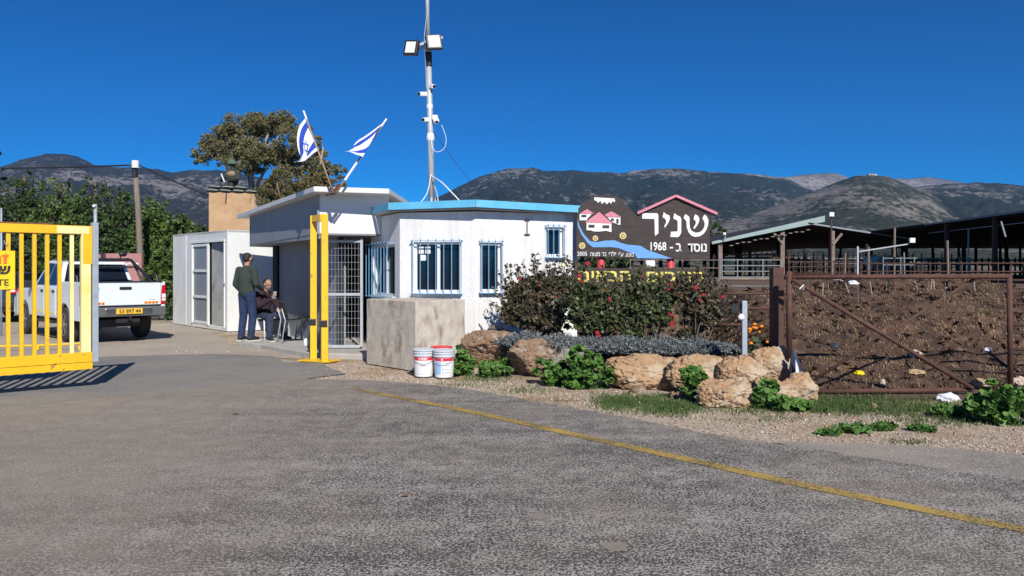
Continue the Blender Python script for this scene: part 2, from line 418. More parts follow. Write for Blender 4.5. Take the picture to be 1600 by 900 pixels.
def leaves(C, size, seed, n=4, aspect=.55, up=0., jit=.6, face=None):
    """leaf polygons at centres C -> vertices"""
    g = np.random.default_rng(seed); k = len(C)
    a = g.normal(size=(k, 3)); a[:, 2] += up
    if face is not None: a = a*.6 + face
    a /= np.linalg.norm(a, axis=1)[:, None]
    b = g.normal(size=(k, 3)); b -= (b*a).sum(1)[:, None]*a; b /= np.linalg.norm(b, axis=1)[:, None]
    c = np.cross(a, b); s = size*(1+jit*g.uniform(-1, 1, k))[:, None]
    if n == 4:   # pointed leaf (kite)
        P = [C - b*s*.5, C + c*s*aspect*.5 - b*s*.05, C + b*s*.5, C - c*s*aspect*.5 - b*s*.05]
    else:
        P = [C + (b*math.cos(t)+c*math.sin(t)*aspect)*s*.5 for t in [2*math.pi*i/n for i in range(n)]]
    return np.stack(P, 1).reshape(-1, 3)
def blob_points(blobs, n, seed, clumps=60, cr=.22, shell=.35):
    """points clustered in clumps spread through a set of ellipsoids (cx,cy,cz,rx,ry,rz)"""
    g = np.random.default_rng(seed); B = np.array(blobs, float)
    vol = B[:, 3]*B[:, 4]*B[:, 5]; w = vol**.75; w /= w.sum()
    idx = g.choice(len(B), clumps*len(B), p=w); d = g.normal(size=(len(idx), 3)); d /= np.linalg.norm(d, axis=1)[:, None]
    r = g.uniform(shell, 1, len(idx))**.6
    cc = B[idx, :3] + d*r[:, None]*B[idx, 3:]*.86
    sz = cr*g.uniform(.6, 1.35, len(idx))*np.cbrt(vol[idx])
    tc = g.uniform(0, 1, len(idx))
    pi = g.integers(0, len(idx), n); q = g.normal(size=(n, 3)); q /= np.linalg.norm(q, axis=1)[:, None]
    q *= (g.uniform(0, 1, n)**.45)[:, None]
    q[:, 2] *= .7
    P = cc[pi] + q*sz[pi][:, None]
    tint = np.clip(.55*tc[pi] + .45*g.uniform(0, 1, n), 0, 1)
    return P, tint, cc

# ---------------------------------------------------------------- terrain
YL = [(-1.25,13.6),(-.7,12.95),(.2,11.95),(1.5,11.0),(2.6,10.45),(3.3,10.35),(3.75,10.5),(4.0,12.0)]
def yline(x):
    if x <= YL[0][0]: return 99
    if x >= YL[-1][0]: return 99
    for (a, b), (c, d) in zip(YL, YL[1:]):
        if x <= c: return b + (d-b)*(x-a)/(c-a)
def bedz(x, y):
    if x < -1.3 or x > 4.0: return 0
    return .36*ss(0, .55, y-yline(x))*ss(-1.3, -.4, x)*(1-ss(3.4, 3.9, x))
def yardz(x, y): return 1.12*ss(10.9, 17.5, y + .25*noise.noise((x*.5, y*.5, 3)))*ss(.9, 2.8, x)
def gz(x, y):
    z = max(bedz(x, y), yardz(x, y))
    near = 1-ss(60, 200, math.hypot(x, y))
    z += .03*noise.noise((x*.8, y*.8, 0))*near*ss(9.5, 12, y)*ss(-1.5, .5, x)
    return z
def axis(segs):
    out = []
    for a, b, s in segs: out += list(np.arange(a, b, s))
    return out
xs = axis([(-9000,-1500,900),(-1500,-200,130),(-200,-30,17),(-30,-2,2),(-2,10,.13),(10,30,1),(30,200,12),(200,1500,130),(1500,9001,900)])
ys = axis([(-400,-20,60),(-20,8,2),(8,19,.13),(19,40,1),(40,200,10),(200,1500,100),(1500,9001,900)])
nx, ny = len(xs), len(ys)
V = [(x, y, gz(x, y) - .02) for y in ys for x in xs]
Fc = [(j*nx+i, j*nx+i+1, (j+1)*nx+i+1, (j+1)*nx+i) for j in range(ny-1) for i in range(nx-1)]
me = bpy.data.meshes.new('ground'); me.from_pydata(V, [], Fc); me.update()
zt = me.attributes.new('zone', 'FLOAT_VECTOR', 'POINT')
zz = []
for x, y, z in V:
    soil = 1. if (bedz(x, y) > .06 or yardz(x, y) > .02 or (x > 3.6 and y > 9.6)) else .0
    if x < 60 and x > 30: soil = 1
    gr = 0.
    if y > 75 or x < -40 or (x < -9 and y > 27) : gr = 1.
    zz += [soil, gr, 0]
zt.data.foreach_set('vector', zz)
g_ = finish('ground', me, 'ground', smooth=True); tag(g_, kind='structure')

def sheet(name, pts, z, m, sub=14, wob=.05, seed=0):
    """flat sheet with slightly ragged edges"""
    P = []
    for i in range(len(pts)):
        a = Vector((*pts[i][:2], 0)); b = Vector((*pts[(i+1) % len(pts)][:2], 0)); n = max(1, int((b-a).length*sub) if (b-a).length < 30 else 1)
        nn = (b-a).cross(Vector((0,0,1))).normalized()
        for k in range(n):
            p = a.lerp(b, k/n); w = wob*(fbm(p.x*1.3, p.y*1.3, seed)+.5*fbm(p.x*7, p.y*7, seed+5)) if n > 1 else 0
            P.append((p.x+nn.x*w, p.y+nn.y*w, z))
    bm = bmesh.new(); vs = [bm.verts.new(p) for p in P]; f = bm.faces.new(vs)
    if f.normal.z < 0: f.normal_flip()
    bmesh.ops.triangulate(bm, faces=[f]); bm.normal_update()
    for f in bm.faces:
        if f.normal.z < 0: f.normal_flip()
    me = bpy.data.meshes.new(name); bm.to_mesh(me); bm.free()
    return tag(finish(name, me, m), kind='structure')
def gp(px, py): D = CZ*F/(py-HOR); return ((px-800)/F*D, D)
edge = [gp(0, 640), gp(230, 613), gp(400, 597), gp(470, 592), gp(560, 593), gp(640, 598), gp(720, 607), gp(800, 620), gp(900, 637),
        gp(1000, 655), gp(1100, 676), gp(1200, 692), gp(1300, 706), gp(1400, 722), gp(1600, 748)]
sheet('road', edge + [(9, 3.3), (16, -2), (16, -8), (-12, -8), (-14, 3), (-9.5, 8.3)], 0, 'asphalt', wob=.045)
sheet('driveway', [gp(0, 640), gp(230, 613), gp(400, 597), gp(480, 591), gp(540, 583), gp(500, 566), (-3.9, 13.6), gp(430, 556), gp(330, 552), gp(200, 556), gp(60, 560), gp(0, 563), (-9.5, 12.4), (-14, 12.6), (-14, 5), (-9.5, 8.3)], -.006, 'old_asphalt', wob=.05, seed=2)
sheet('track', [gp(-40, 563), gp(200, 557), gp(330, 553), gp(470, 560), gp(480, 545), (-5.6, 16.3), gp(330, 520), (-7.2, 20.1), (-9.9, 23.3), (-13, 27), (-22, 33), (-40, 40), (-40, 22), (-16, 15), (-14, 12.6)], -.012, 'dusty_track', wob=.06, seed=3)
sheet('verge_apron', [gp(1210, 690), gp(1300, 690), gp(1400, 694), gp(1500, 700), gp(1600, 710), (9, 4.2), (12, 2), (9, 3.0), gp(1600, 752), gp(1400, 726), gp(1300, 710)], -.004, 'apron', wob=.05, seed=4)
for px, py, r in ((843,807,.07),(960,854,.075)):
    c = gp(px, py); vs = [(c[0]+r*(1+.1*math.sin(3*t))*math.cos(t), c[1]+r*(1+.1*math.sin(3*t))*math.sin(t), .003) for t in [2*math.pi*k/26 for k in range(26)]]
    mb = MB(); mb.add(vs, [tuple(range(26))]); tag(build('road_patch', mb, 'mud_spot'), kind='structure')
# worn yellow edge line
L0 = [gp(545, 606), gp(600, 617), gp(700, 636), gp(800, 657.5), gp(900, 680), gp(1000, 702), gp(1100, 724), gp(1200, 746.5), gp(1400, 788), gp(1600, 828), (4.4, 3.72), (6.5, 2.1)]
P_ = []
for (a, b) in zip(L0, L0[1:]):
    for k in range(12): P_.append(Vector(a).lerp(Vector(b), k/12))
vs = []; w0 = .07
for i, p in enumerate(P_):
    d = (P_[min(i+1, len(P_)-1)]-P_[max(i-1, 0)]).normalized(); nrm = Vector((-d.y, d.x))
    w = w0*min(1, .35+i/20)
    a = p + nrm*(w+.006*fbm(p.x*9, p.y*9, 1)); b = p - nrm*(w+.006*fbm(p.x*9, p.y*9, 4)); vs += [(a.x, a.y, .004), (b.x, b.y, .004)]
m_ = MB(); m_.add(vs, [(2*i, 2*i+1, 2*i+3, 2*i+2) for i in range(len(P_)-1)])
tag(build('road_line', m_, 'line_paint'), kind='structure')

# ---------------------------------------------------------------- hills
def hill(name, prof, Dr, Df, m, zf=0., back=1.35, seed=0, rough=1., nu=420, nv=46, power=1.15):
    px0, px1 = prof[0][0], prof[-1][0]
    xs_ = np.linspace(px0, px1, nu); ys_ = np.interp(xs_, [p[0] for p in prof], [p[1] for p in prof])
    # soften the polyline
    k = np.ones(5)/5; ys_[2:-2] = np.convolve(ys_, k, 'valid')
    V = []
    for j in range(nv+7):
        for i in range(nu):
            u = xs_[i]; zr = CZ+(HOR-ys_[i])/F*Dr
            if j <= nv:
                t = j/nv; D = Df+(Dr-Df)*t; z = zf+(zr-zf)*t**power
                amp = math.sin(math.pi*min(1, t*1.02))*.5+.04
            else:
                t = (j-nv)/6; D = Dr*(1+(back-1)*t); z = zr*(1-t)*(1-t*.3) - 8*t; amp = .1
            X = (u-800)/F*D
            n1 = fbm(X/(Dr*.085), D/(Dr*.16), seed, 5)
            n2 = fbm(X/(Dr*.022), D/(Dr*.05), seed+9, 4)
            z += zr*amp*(.20*(-abs(n1)*1.5+.35)+.055*n2)*rough + zr*.012*n2*rough*(1 if j <= nv else .2)
            V.append((X, D, max(z, -3) if j > 0 else -4))
    n = nu; fs = [(j*n+i, j*n+i+1, (j+1)*n+i+1, (j+1)*n+i) for j in range(nv+6) for i in range(n-1)]
    me = bpy.data.meshes.new(name); me.from_pydata(V, [], fs); me.update()
    return tag(finish(name, me, m, smooth=True), kind='structure')
hill('hills', [(-700,330),(-300,300),(0,262),(30,250),(75,240),(110,240),(150,258),(200,262),(240,262),(270,270),(300,265),(345,266),(420,280),(520,300),(640,315),(700,330),(800,350)], 3800, 1100, 'hill_left', seed=3)
hill('hills', [(540,352),(620,330),(660,318),(700,300),(750,275),(800,263),(830,262),(850,267),(900,266),(940,269),(985,272),(1030,263),(1060,263),(1100,268),(1160,272),(1230,280),(1270,298),(1330,330),(1400,345)], 4300, 1300, 'hill_scrub', seed=11)
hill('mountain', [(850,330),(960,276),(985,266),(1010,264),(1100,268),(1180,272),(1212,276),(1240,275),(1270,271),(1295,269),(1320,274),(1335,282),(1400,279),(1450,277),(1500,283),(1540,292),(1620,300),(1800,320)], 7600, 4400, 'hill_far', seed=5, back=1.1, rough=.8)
hill('hill', [(1040,372),(1130,345),(1180,332),(1230,315),(1270,298),(1310,284),(1335,276),(1360,273),(1390,276),(1420,290),(1445,298),(1480,318),(1530,335),(1600,350),(1800,370)], 2400, 700, 'hill_near', seed=21, rough=.7)
hill('hills', [(1280,345),(1350,310),(1400,296),(1440,291),(1500,286),(1560,286),(1600,291),(1700,297),(1900,315),(2300,330)], 3300, 1000, 'hill_scrub', seed=31)
hill('hill', [(700,395),(800,383),(900,372),(1000,366),(1100,368),(1200,372),(1350,380),(1500,384),(1700,386),(2100,392)], 900, 320, 'hill_near', seed=41, rough=.6, nv=24)
# ruin walls on the castle hill
for px, py, w, h in ((1346,274,12,5),(1362,271,14,6),(1380,275,10,4)):
    p = PX(px, py, 2400)
    mb = MB(); s_ = 2400/F
    mb.box((p.x, 2400, p.z-h*s_*.9), (w*s_, 18, h*s_*1.2))
    for k in range(3): mb.box((p.x+(k-1)*w*s_*.33, 2399, p.z-h*s_*.25), (w*s_*(.12+.08*rng.random()), 14, h*s_*rng.uniform(.2, .4)))
    recenter(tag(build('castle_ruin', mb, 'ruin_stone'), {1346:'low pale ruin wall at the left end of the hilltop', 1362:'tallest pale ruin block on the pointed hilltop', 1380:'small pale ruin wall at the right end of the hilltop'}[px], 'ruin', 'ruins on the hilltop'), (p.x, 2400, p.z-h*s_*2))

# ---------------------------------------------------------------- walls with openings
def wall(mb, P, Q, z0, z1, th, holes=(), zt=None):
    """P->Q plan points (front face), thickness goes to the left of P->Q; holes (u0,u1,a,b) in metres"""
    P, Q = Vector((*P[:2], 0)), Vector((*Q[:2], 0)); d = (Q-P); L = d.length; d.normalize(); n = Vector((-d.y, d.x, 0))
    zt = zt or (z1, z1)
    us = sorted({0, L, *[h[0] for h in holes], *[h[1] for h in holes]}); zs = sorted({z0, z1, *[h[2] for h in holes], *[h[3] for h in holes]})
    def pt(u, z, k=0):
        if z == z1: z = zt[0]+(zt[1]-zt[0])*u/L
        p = P+d*u+n*th*k; return (p.x, p.y, z)
    for a, b in zip(us, us[1:]):
        for c, e in zip(zs, zs[1:]):
            if any(h[0] <= a and b <= h[1] and h[2] <= c and e <= h[3] for h in holes): continue
            for k in (0, 1):
                mb.add([pt(a,c,k), pt(b,c,k), pt(b,e,k), pt(a,e,k)], [(0,1,2,3) if k == 0 else (3,2,1,0)])
    for h in list(holes)+[(0, L, z0, z1)]:
        a, b, c, e = h
        for (u0, w0_, u1, w1_) in ((a,c,b,c),(b,c,b,e),(b,e,a,e),(a,e,a,c)):
            mb.add([pt(u0,w0_,0), pt(u0,w0_,1), pt(u1,w1_,1), pt(u1,w1_,0)], [(0,1,2,3)])
def merge_build(name, mb, m, parent, **k):
    o = build(name, mb, m, parent, fix=False, **k)
    bm = bmesh.new(); bm.from_mesh(o.data); bmesh.ops.remove_doubles(bm, verts=bm.verts, dist=.0005); bmesh.ops.recalc_face_normals(bm, faces=bm.faces); bm.to_mesh(o.data); bm.free()
    return o

# ---------------------------------------------------------------- guard house
GA, GB, GC, GE = (-2.72,15.45), (-1.96,13.98), (-.62,13.62), (1.17,14.4)
gh = thing('guard_house', (-.6, 15.6, 0), 'white stucco guard house with blue roof edge and blue window bars', 'guard house')
ztop = 2.55
mb = MB()
def ulen(P, Q): return (Vector(Q)-Vector(P)).length
def zpy(py, D): return CZ+(HOR-py)/F*D
wins = []
def u_at(P, Q, px):     # distance along P->Q where the wall is seen at px
    k = (px-800)/F; dx, dy = Q[0]-P[0], Q[1]-P[1]; t = (k*P[1]-P[0])/(dx-k*dy); return t*ulen(P, Q)
def Dat(P, Q, u): return P[1]+(Q[1]-P[1])*u/ulen(P, Q)
def winrec(P, Q, pa, pb, ya, yb):
    a, b = u_at(P, Q, pa), u_at(P, Q, pb); D = Dat(P, Q, (a+b)/2); return (a, b, zpy(yb, D), zpy(ya, D))
W0 = winrec(GA, GB, 583, 617, 383, 462); W1 = winrec(GB, GC, 646, 721, 378, 457)
W2 = winrec(GC, GE, 750, 783, 379, 456); W3 = winrec(GC, GE, 853, 880, 355, 401)
segs = [(GA, GB, [W0]), (GB, GC, [W1]), (GC, GE, [W2, W3]), (GE, (1.25,18.2), []), ((1.25,18.2), (-2.5,18.2), []), ((-2.5,18.2), GA, [])]
for P, Q, hs in segs: wall(mb, P, Q, 0, ztop, .16, hs)
walls = build('wall', mb, 'stucco', gh, fix=False)
mb = MB()
def pane_open(P, Q, h, bars, proud=.07, mullions=(), mat_frame='window_frame', drop=.0, papers=()):
    P3, Q3 = Vector((*P, 0)), Vector((*Q, 0)); d = (Q3-P3).normalized(); n = Vector((-d.y, d.x, 0)); a, b, c, e = h
    pt = lambda u, z, k=0: P3+d*u+n*k+Vector((0,0,z))
    fr = MB()
    for (u0, z0, u1, z1) in ((a+.02,c,a+.02,e),(b-.02,c,b-.02,e)): fr.bar(pt(u0,z0,.07), pt(u1,z1,.07), .045, .05, up=n)
    for z in (c+.022, e-.022): fr.bar(pt(a+.045, z, .072), pt(b-.045, z, .072), .045, .05, up=n)
    for u in mullions: fr.bar(pt(u, c+.045, .074), pt(u, e-.045, .074), .05, .05, up=n)
    win = build('window', fr, mat_frame, gh, bevel=.004)
    g = MB(); g.prism([pt(a+.02,c+.02,.085), pt(b-.02,c+.02,.085), pt(b-.02,e-.02,.085), pt(a+.02,e-.02,.085)], n*.008); build('pane', g, 'glass', win)
    s_ = MB(); s_.bar(pt(a-.02, c-.02, -.02), pt(b+.02, c-.02, -.02), .08, .04); build('sill', s_, 'window_frame', win)
    bm_ = MB(); out = -proud
    for i in range(bars):
        u = a+.01+(b-a-.02)*i/(bars-1); bm_.tube([pt(u, c-.05, out), pt(u, e+.05, out)], .009, 6)
    for z in (c-.02, e+.02): bm_.bar(pt(a-.03, z, out-.006), pt(b+.03, z, out-.006), .008, .03, up=n)
    for u in (a-.02, b+.02):
        for z in (c-.02, e+.02): bm_.bar(pt(u, z, out-.005), pt(u, z, .0), .014)
    build('window_bars', bm_, 'blue_bar', win, smooth=False)
    for (pu, pz, w, hh) in papers:
        p_ = MB(); p_.prism([pt(pu,pz,.079), pt(pu+w,pz,.079), pt(pu+w,pz+hh,.079), pt(pu,pz+hh,.079)], n*.002); build('notice', p_, 'paint_white_flat', win)
    return win
mid1 = u_at(GB, GC, 683.5)
pane_open(GA, GB, W0, 8, proud=.14, mullions=((W0[0]+W0[1])/2,))
a = u_at(GB, GC, 651)
pane_open(GB, GC, W1, 7, mullions=(mid1,), papers=((a, zpy(396, 13.8), .10, .12), (a+.125, zpy(396, 13.8), .10, .12), (a+.03, zpy(407, 13.8), .12, .10)))
pane_open(GC, GE, W2, 4)
pane_open(GC, GE, W3, 4)
# curtain strips inside the windows, room darkness comes from the closed walls
mb = MB(); pf = [(-2.7,15.4),(-1.95,14.05),(-.62,13.7),(1.1,14.45),(1.2,18.1),(-2.4,18.1)]
mb.prism([(x, y, 2.46) for x, y in pf], (0,0,.07)); build('ceiling', mb, 'panel_white', gh)
# roof with blue fascia, slightly overhanging
def offs(poly, o):
    c = Vector((sum(p[0] for p in poly)/len(poly), sum(p[1] for p in poly)/len(poly))); out = []
    for p in poly:
        d = Vector(p)-c; out.append(tuple(c+d*(1+o/d.length)))
    return out
rp = [(-3.02,15.75), (-2.13,13.88), (-.61,13.38), (1.24,14.22), (1.4,18.4), (-2.8,18.4)]
zr_ = [2.60, 2.61, 2.62, 2.585, 2.62, 2.62]
mb = MB(); mb.prism([(x*.985, y*1.003, z-.04) for (x, y), z in zip(rp, zr_)], (0,0,.07)); roof = build('roof', mb, 'slab_concrete', gh)
mb = MB()
for i in range(5):
    p, q = Vector((*rp[i], zr_[i]+.045)), Vector((*rp[i+1], zr_[i+1]+.045)); mb.bar(p, q, .035, .125)
build('fascia', mb, 'blue_trim', roof, bevel=.004)
# cable stub, bracket and wall fixings
mb = MB(); u = u_at(GC, GE, 823); d = (Vector((*GE,0))-Vector((*GC,0))).normalized(); n = Vector((-d.y,d.x,0)); p = Vector((*GC,0))+d*u
for z in (zpy(343, 13.9), zpy(366, 13.9)): mb.bar(p-d*.05-n*.02+Vector((0,0,z)), p+d*.05-n*.02+Vector((0,0,z)), .02)
mb.bar(p-n*.02+Vector((0,0,zpy(366,13.9))), p-n*.02+Vector((0,0,zpy(343,13.9))), .014); build('wall_bracket', mb, 'rust', gh)
mb = MB(); q = Vector((*GA,0)).lerp(Vector((*GB,0)), .12)
mb.tube([q+Vector((-.05,-.05,2.56)), q+Vector((-.09,-.06,2.35)), q+Vector((-.03,-.05,2.24)), q+Vector((.0,-.03,2.1))], .008, 6); build('cable', mb, 'tape_white', gh, smooth=True)
mb = MB(); mb.box((-.6, 15.8, .05), (3.2, 4.0, .1)); build('floor', mb, 'slab_concrete', gh)

# ---------------------------------------------------------------- concrete block in front of the guard house
def wedge_block():
    A = gp(572, 573); B = gp(650, 581); z = 1.07
    A = (-2.42, 13.3); B = (-1.475, 12.25); Cc = (-.76, 12.95); Dd = (-1.7, 14.0)
    mb = MB(); k = 7
    pl = [A, B, Cc, Dd]
    ring = []
    for i in range(4):
        a, b = Vector(pl[i]), Vector(pl[(i+1) % 4])
        for j in range(10): ring.append(a.lerp(b, j/10))
    n = len(ring); V = []; nz_ = 14
    for r in range(nz_+1):
        for p in ring:
            z_ = z*r/nz_; w = .010*fbm(p.x*5, p.y*5, z_*5) ; c = Vector((-1.6, 13.1)); dd = (p-c).normalized()
            V.append((p.x+dd.x*w, p.y+dd.y*w, z_+(.012*fbm(p.x*6, p.y*6, 2) if r == nz_ else 0)))
    fs = [(r*n+i, r*n+(i+1) % n, (r+1)*n+(i+1) % n, (r+1)*n+i) for r in range(nz_) for i in range(n)] + [tuple(nz_*n+i for i in range(n))]
    mb.add(V, fs)
    o = tag(build('concrete_block', mb, 'concrete', bevel=.012), 'weathered waist-high concrete block below the guard house corner', 'concrete block')
    return recenter(o, (-1.5, 12.9, 0))
wedge_block()

# ---------------------------------------------------------------- booth with sloping roof
bt = thing('entrance_booth', (-4.0, 16.5, 0), 'white panel entrance booth with overhanging canopy and flagpoles on its roof edge', 'booth')
N_, R1, R2, Bk, Fl = (-3.48,14.05), (-2.22,14.45), (-2.14,17.6), (-4.6,20.6), (-6.62,19.25)
mb = MB(); top = [(*N_,3.02),(*R1,3.02),(*R2,2.97),(*Bk,2.90),(*Fl,2.88)]
mb.prism([(x,y,z-.09) for x,y,z in top], (0,0,.09)); build('roof', mb, 'panel_white', bt, bevel=.006)
A_, B_ = (-3.5,14.5), (-6.15,18.75); Cf = (-2.3,14.95)
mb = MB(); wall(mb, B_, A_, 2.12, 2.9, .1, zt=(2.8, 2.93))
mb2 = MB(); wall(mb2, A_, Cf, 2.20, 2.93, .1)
canopy_l = build('fascia_panel', mb, 'panel_grey_shaded', bt); canopy_f = build('fascia_panel', mb2, 'panel_white', bt)
for parent, P, Q, zs_, mm in ((canopy_f, A_, Cf, (2.20, 2.92), 'panel_grey_shaded'), ):
    mb = MB(); mb.bar((P[0]-.005, P[1]-.02, zs_[0]), (P[0]-.005, P[1]-.02, zs_[1]), .035, .035); build('corner_trim', mb, mm, parent)
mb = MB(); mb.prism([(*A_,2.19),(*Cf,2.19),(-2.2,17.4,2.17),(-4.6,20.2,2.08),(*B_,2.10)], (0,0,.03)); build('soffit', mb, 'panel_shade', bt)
Wa, Wb = (-5.45,18.65), (-3.3,15.35)
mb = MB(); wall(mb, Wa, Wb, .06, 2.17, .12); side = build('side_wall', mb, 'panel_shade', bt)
mb = MB(); mb.box((Wa[0]-.02, Wa[1]-.02, 1.12), (.14,.14,2.1), rz=R(-30)); build('corner_post', mb, 'dark_metal', bt)
mb = MB(); mb.box((Wb[0]+.02, Wb[1]-.03, 1.12), (.1,.1,2.1)); build('corner_post', mb, 'dark_metal', bt)
mb = MB(); wall(mb, (-4.7,18.9), (-1.9,17.3), .06, 2.17, .06)
for k in range(26):
    p = Vector((-4.7,18.88,0)).lerp(Vector((-1.9,17.28,0)), (k+.5)/26); mb.bar(p+Vector((-.01,-.01,.08)), p+Vector((-.01,-.01,2.15)), .05, .03)
build('corrugated_wall', mb, 'barn_under', bt)
mb = MB(); sp_ = [(-5.62,16.42),(-5.0,15.9),(-3.62,14.25),(-2.5,13.95),(-2.3,17.6),(-5.3,19.2)]
mb.prism([(x,y,-.05) for x,y in sp_], (0,0,.13)); build('floor_slab', mb, 'slab_concrete', bt, bevel=.02)
# flagpole bracket
mb = MB(); c = PX(521, 302, 14.0)
mb.bar(c+Vector((-.16,.12,-.02)), c+Vector((.02,.0,.0)), .05, .03); mb.bar(c+Vector((-.06,0,.2)), c, .05); mb.bar(c+Vector((.10,0,.17)), c, .05)
build('pole_bracket', mb, 'rust_dark', bt)

# mesh gate and turnstile post
mg = thing('mesh_gate', (GX(540,14.9), 14.9, .08), 'grey wire mesh gate between yellow posts and guard house', 'gate')
y0 = 14.9; xl, xr, zb, zt_ = GX(508,y0), GX(565,y0), .13, zpy(377, y0)
mb = MB()
for x in (xl, xr): mb.bar((x,y0,zb), (x,y0,zt_+.05), .05)
for z in (zb, zpy(460,y0), zt_): mb.bar((xl+.026,y0,z), (xr-.026,y0,z), .04, .05)
build('frame', mb, 'galvanised', mg, bevel=.004)
mb = MB()
for i in range(1, 11): x = xl+(xr-xl)*i/11; mb.bar((x,y0,zb), (x,y0,zt_), .0035)
for i in range(1, 15): z = zb+(zt_-zb)*i/15; mb.bar((xl,y0-.004,z), (xr,y0-.004,z), .0035)
build('wire_mesh', mb, 'galvanised', mg)
mb = MB(); mb.tube([(GX(524,15.9),15.9,.08),(GX(524,15.9),15.9,1.62)], .06, 16); mb.tube([(GX(524,15.9),15.9,.08),(GX(524,15.9),15.9,.1)], .14, 16)
o = build('steel_post', mb, 'galvanised', smooth=False); tag(o, 'short round steel post standing behind the wire mesh gate', 'post'); recenter(o, (GX(524,15.9),15.9,.08))

# ---------------------------------------------------------------- yellow catch frame
yf = thing('gate_frame', (GX(499,13.6), 13.6, 0), 'tall narrow bright yellow steel frame in front of the booth', 'gate post')
p1 = Vector((GX(490,13.85), 13.85, 0)); p2 = Vector((GX(507.5,13.45), 13.45, 0)); H = 2.49
an = math.atan2(p2.y-p1.y, p2.x-p1.x)
for p in (p1, p2):
    mb = MB(); mb.box((p.x,p.y,H/2), (.11,.13,H), rz=R(12)); q = build('post', mb, 'yellow_paint', yf, bevel=.006)
    mb = MB(); mb.box((p.x-.02,p.y-.02,zpy(504,13.6)), (.13,.15,.11), rz=R(12)); build('clamp', mb, 'black_plastic', q, bevel=.01)
mb = MB(); mb.bar(p1.lerp(p2,.14)+Vector((0,0,H-.055)), p1.lerp(p2,.86)+Vector((0,0,H-.055)), .118, .108); build('top_bar', mb, 'yellow_paint', yf)
mb = MB(); c = (p1+p2)/2; mb.box((c.x,c.y,.012), (.62,.34,.024), rz=an*.4); build('base_plate', mb, 'yellow_paint', yf, bevel=.004)
mb = MB(); q = p1.lerp(p2,.62); mb.box((q.x,q.y+.1,1.1), (.035,.03,2.15)); build('guide_rail', mb, 'pale_yellow', yf)

# ---------------------------------------------------------------- container
ct = thing('container', (-7.16, 20.2, 0), 'white steel container with grey door standing left of the booth', 'container')
K0, K1 = Vector((-7.16,20.2,0)), Vector((-9.85,23.25,0)); K2 = Vector((-4.0,22.95,0)); K3 = K2+(K1-K0)
LL = (K1-K0).length; hz = 2.56
mb = MB()
def uK(px): return u_at((K1.x,K1.y), (K0.x,K0.y), px)
dA, dB, dC = uK(300), uK(326.5), uK(350.5)
wall(mb, K1, K0, 0, hz, .06, [(dA, dC, .1, 2.28)])
wall(mb, K0, K2, 0, hz, .06); wall(mb, K2, K3, 0, hz, .06); wall(mb, K3, K1, 0, hz, .06)
body = build('body', mb, 'container_paint', ct, fix=False)
mb = MB(); mb.prism([(p.x,p.y,hz-.05) for p in (K1,K0,K2,K3)], (0,0,.06)); build('roof', mb, 'container_paint', ct)
mb = MB(); mb.prism([(p.x*.999,p.y*1.001,.02) for p in (K1,K0,K2,K3)], (0,0,.06)); build('floor', mb, 'concrete', ct)
dk = (K0-K1).normalized(); nk = Vector((-dk.y,dk.x,0))
kp = lambda u, z, k=0: K1+dk*u+nk*k+Vector((0,0,z))
dr = MB()
for u in (dA+.05, dB-.04): dr.bar(kp(u,.1,-.005), kp(u,2.24,-.005), .07, .06, up=nk)
for z in (.14, .83, 1.53, 2.22): dr.bar(kp(dA+.085,z,.0), kp(dB-.075,z,.0), .03, .07)
door = build('door', dr, 'container_paint', ct, bevel=.004)
mb = MB()
for a, b in ((.17,.80),(.86,1.50),(1.56,2.19)): mb.prism([kp(dA+.08,a,.02), kp(dB-.07,a,.02), kp(dB-.07,b,.02), kp(dA+.08,b,.02)], nk*.02)
build('door_panel', mb, 'door_grey', door)
mb = MB(); mb.prism([kp(dA-.05,2.28,-.03),kp(dC+.06,2.28,-.03),kp(dC+.06,2.33,-.03),kp(dA-.05,2.33,-.03)], nk*.029)
for u in (dA-.02, dB, dC+.02): mb.bar(kp(u,.08,-.012), kp(u,2.28,-.012), .04, .02, up=nk)
build('door_frame', mb, 'container_paint', ct)
# open leaf standing inside the doorway
mb = MB(); mb.prism([kp(dB+.03,.1,.065), kp(dC-.0,.1,.16), kp(dC-.0,2.26,.16), kp(dB+.03,2.26,.065)], nk*.03); build('inner_wall', mb, 'concrete_grey', ct)
mb = MB(); mb.bar(kp(dC+.03,1.2,-.05), kp(dC+.12,1.2,-.05), .02); mb.box(tuple(kp(dC+.05,1.2,-.03)), (.03,.03,.06)); build('latch', mb, 'galvanised', ct)
mb = MB(); u = uK(291); mb.bar(kp(u,.02,-.006), kp(u,hz-.02,-.006), .02, .01, up=nk); build('seam', mb, 'container_paint', ct)
mb = MB(); mb.bar(kp(LL-.05,.0,-.01), kp(LL-.05,hz,-.01), .06, .02, up=nk)
build('seam', mb, 'container_paint', ct)

# ---------------------------------------------------------------- sliding yellow gate at the left
G1 = Vector((-5.57, 10.6, 0)); gd = Vector((-.74,-.673,0)); gn = Vector((-.673,.74,0))
yg = thing('sliding_gate', (-7.0, 9.3, 0), 'large yellow barred sliding gate with a sign, left edge of the photo', 'gate')
def tg(px): k = (px-800)/F; return (G1.x-k*G1.y)/(k*gd.y-gd.x)
gt = lambda t, z, k=0: G1+gd*t+gn*k+Vector((0,0,z))
LG = 4.2; zT, zB = 2.13, .245
mb = MB(); mb.bar(gt(.0,zT-.055), gt(LG,zT-.055), .09, .11); tr = build('top_rail', mb, 'yellow_paint', yg, bevel=.005)
mb = MB(); mb.bar(gt(tg(78),zT+.012), gt(LG,zT+.012), .07, .02); build('rust_strip', mb, 'rust_strip', tr)
mb = MB(); mb.bar(gt(.04,zT-.056), gt(.42,zT-.056), .094, .095); build('faded_patch', mb, 'pale_yellow', tr)
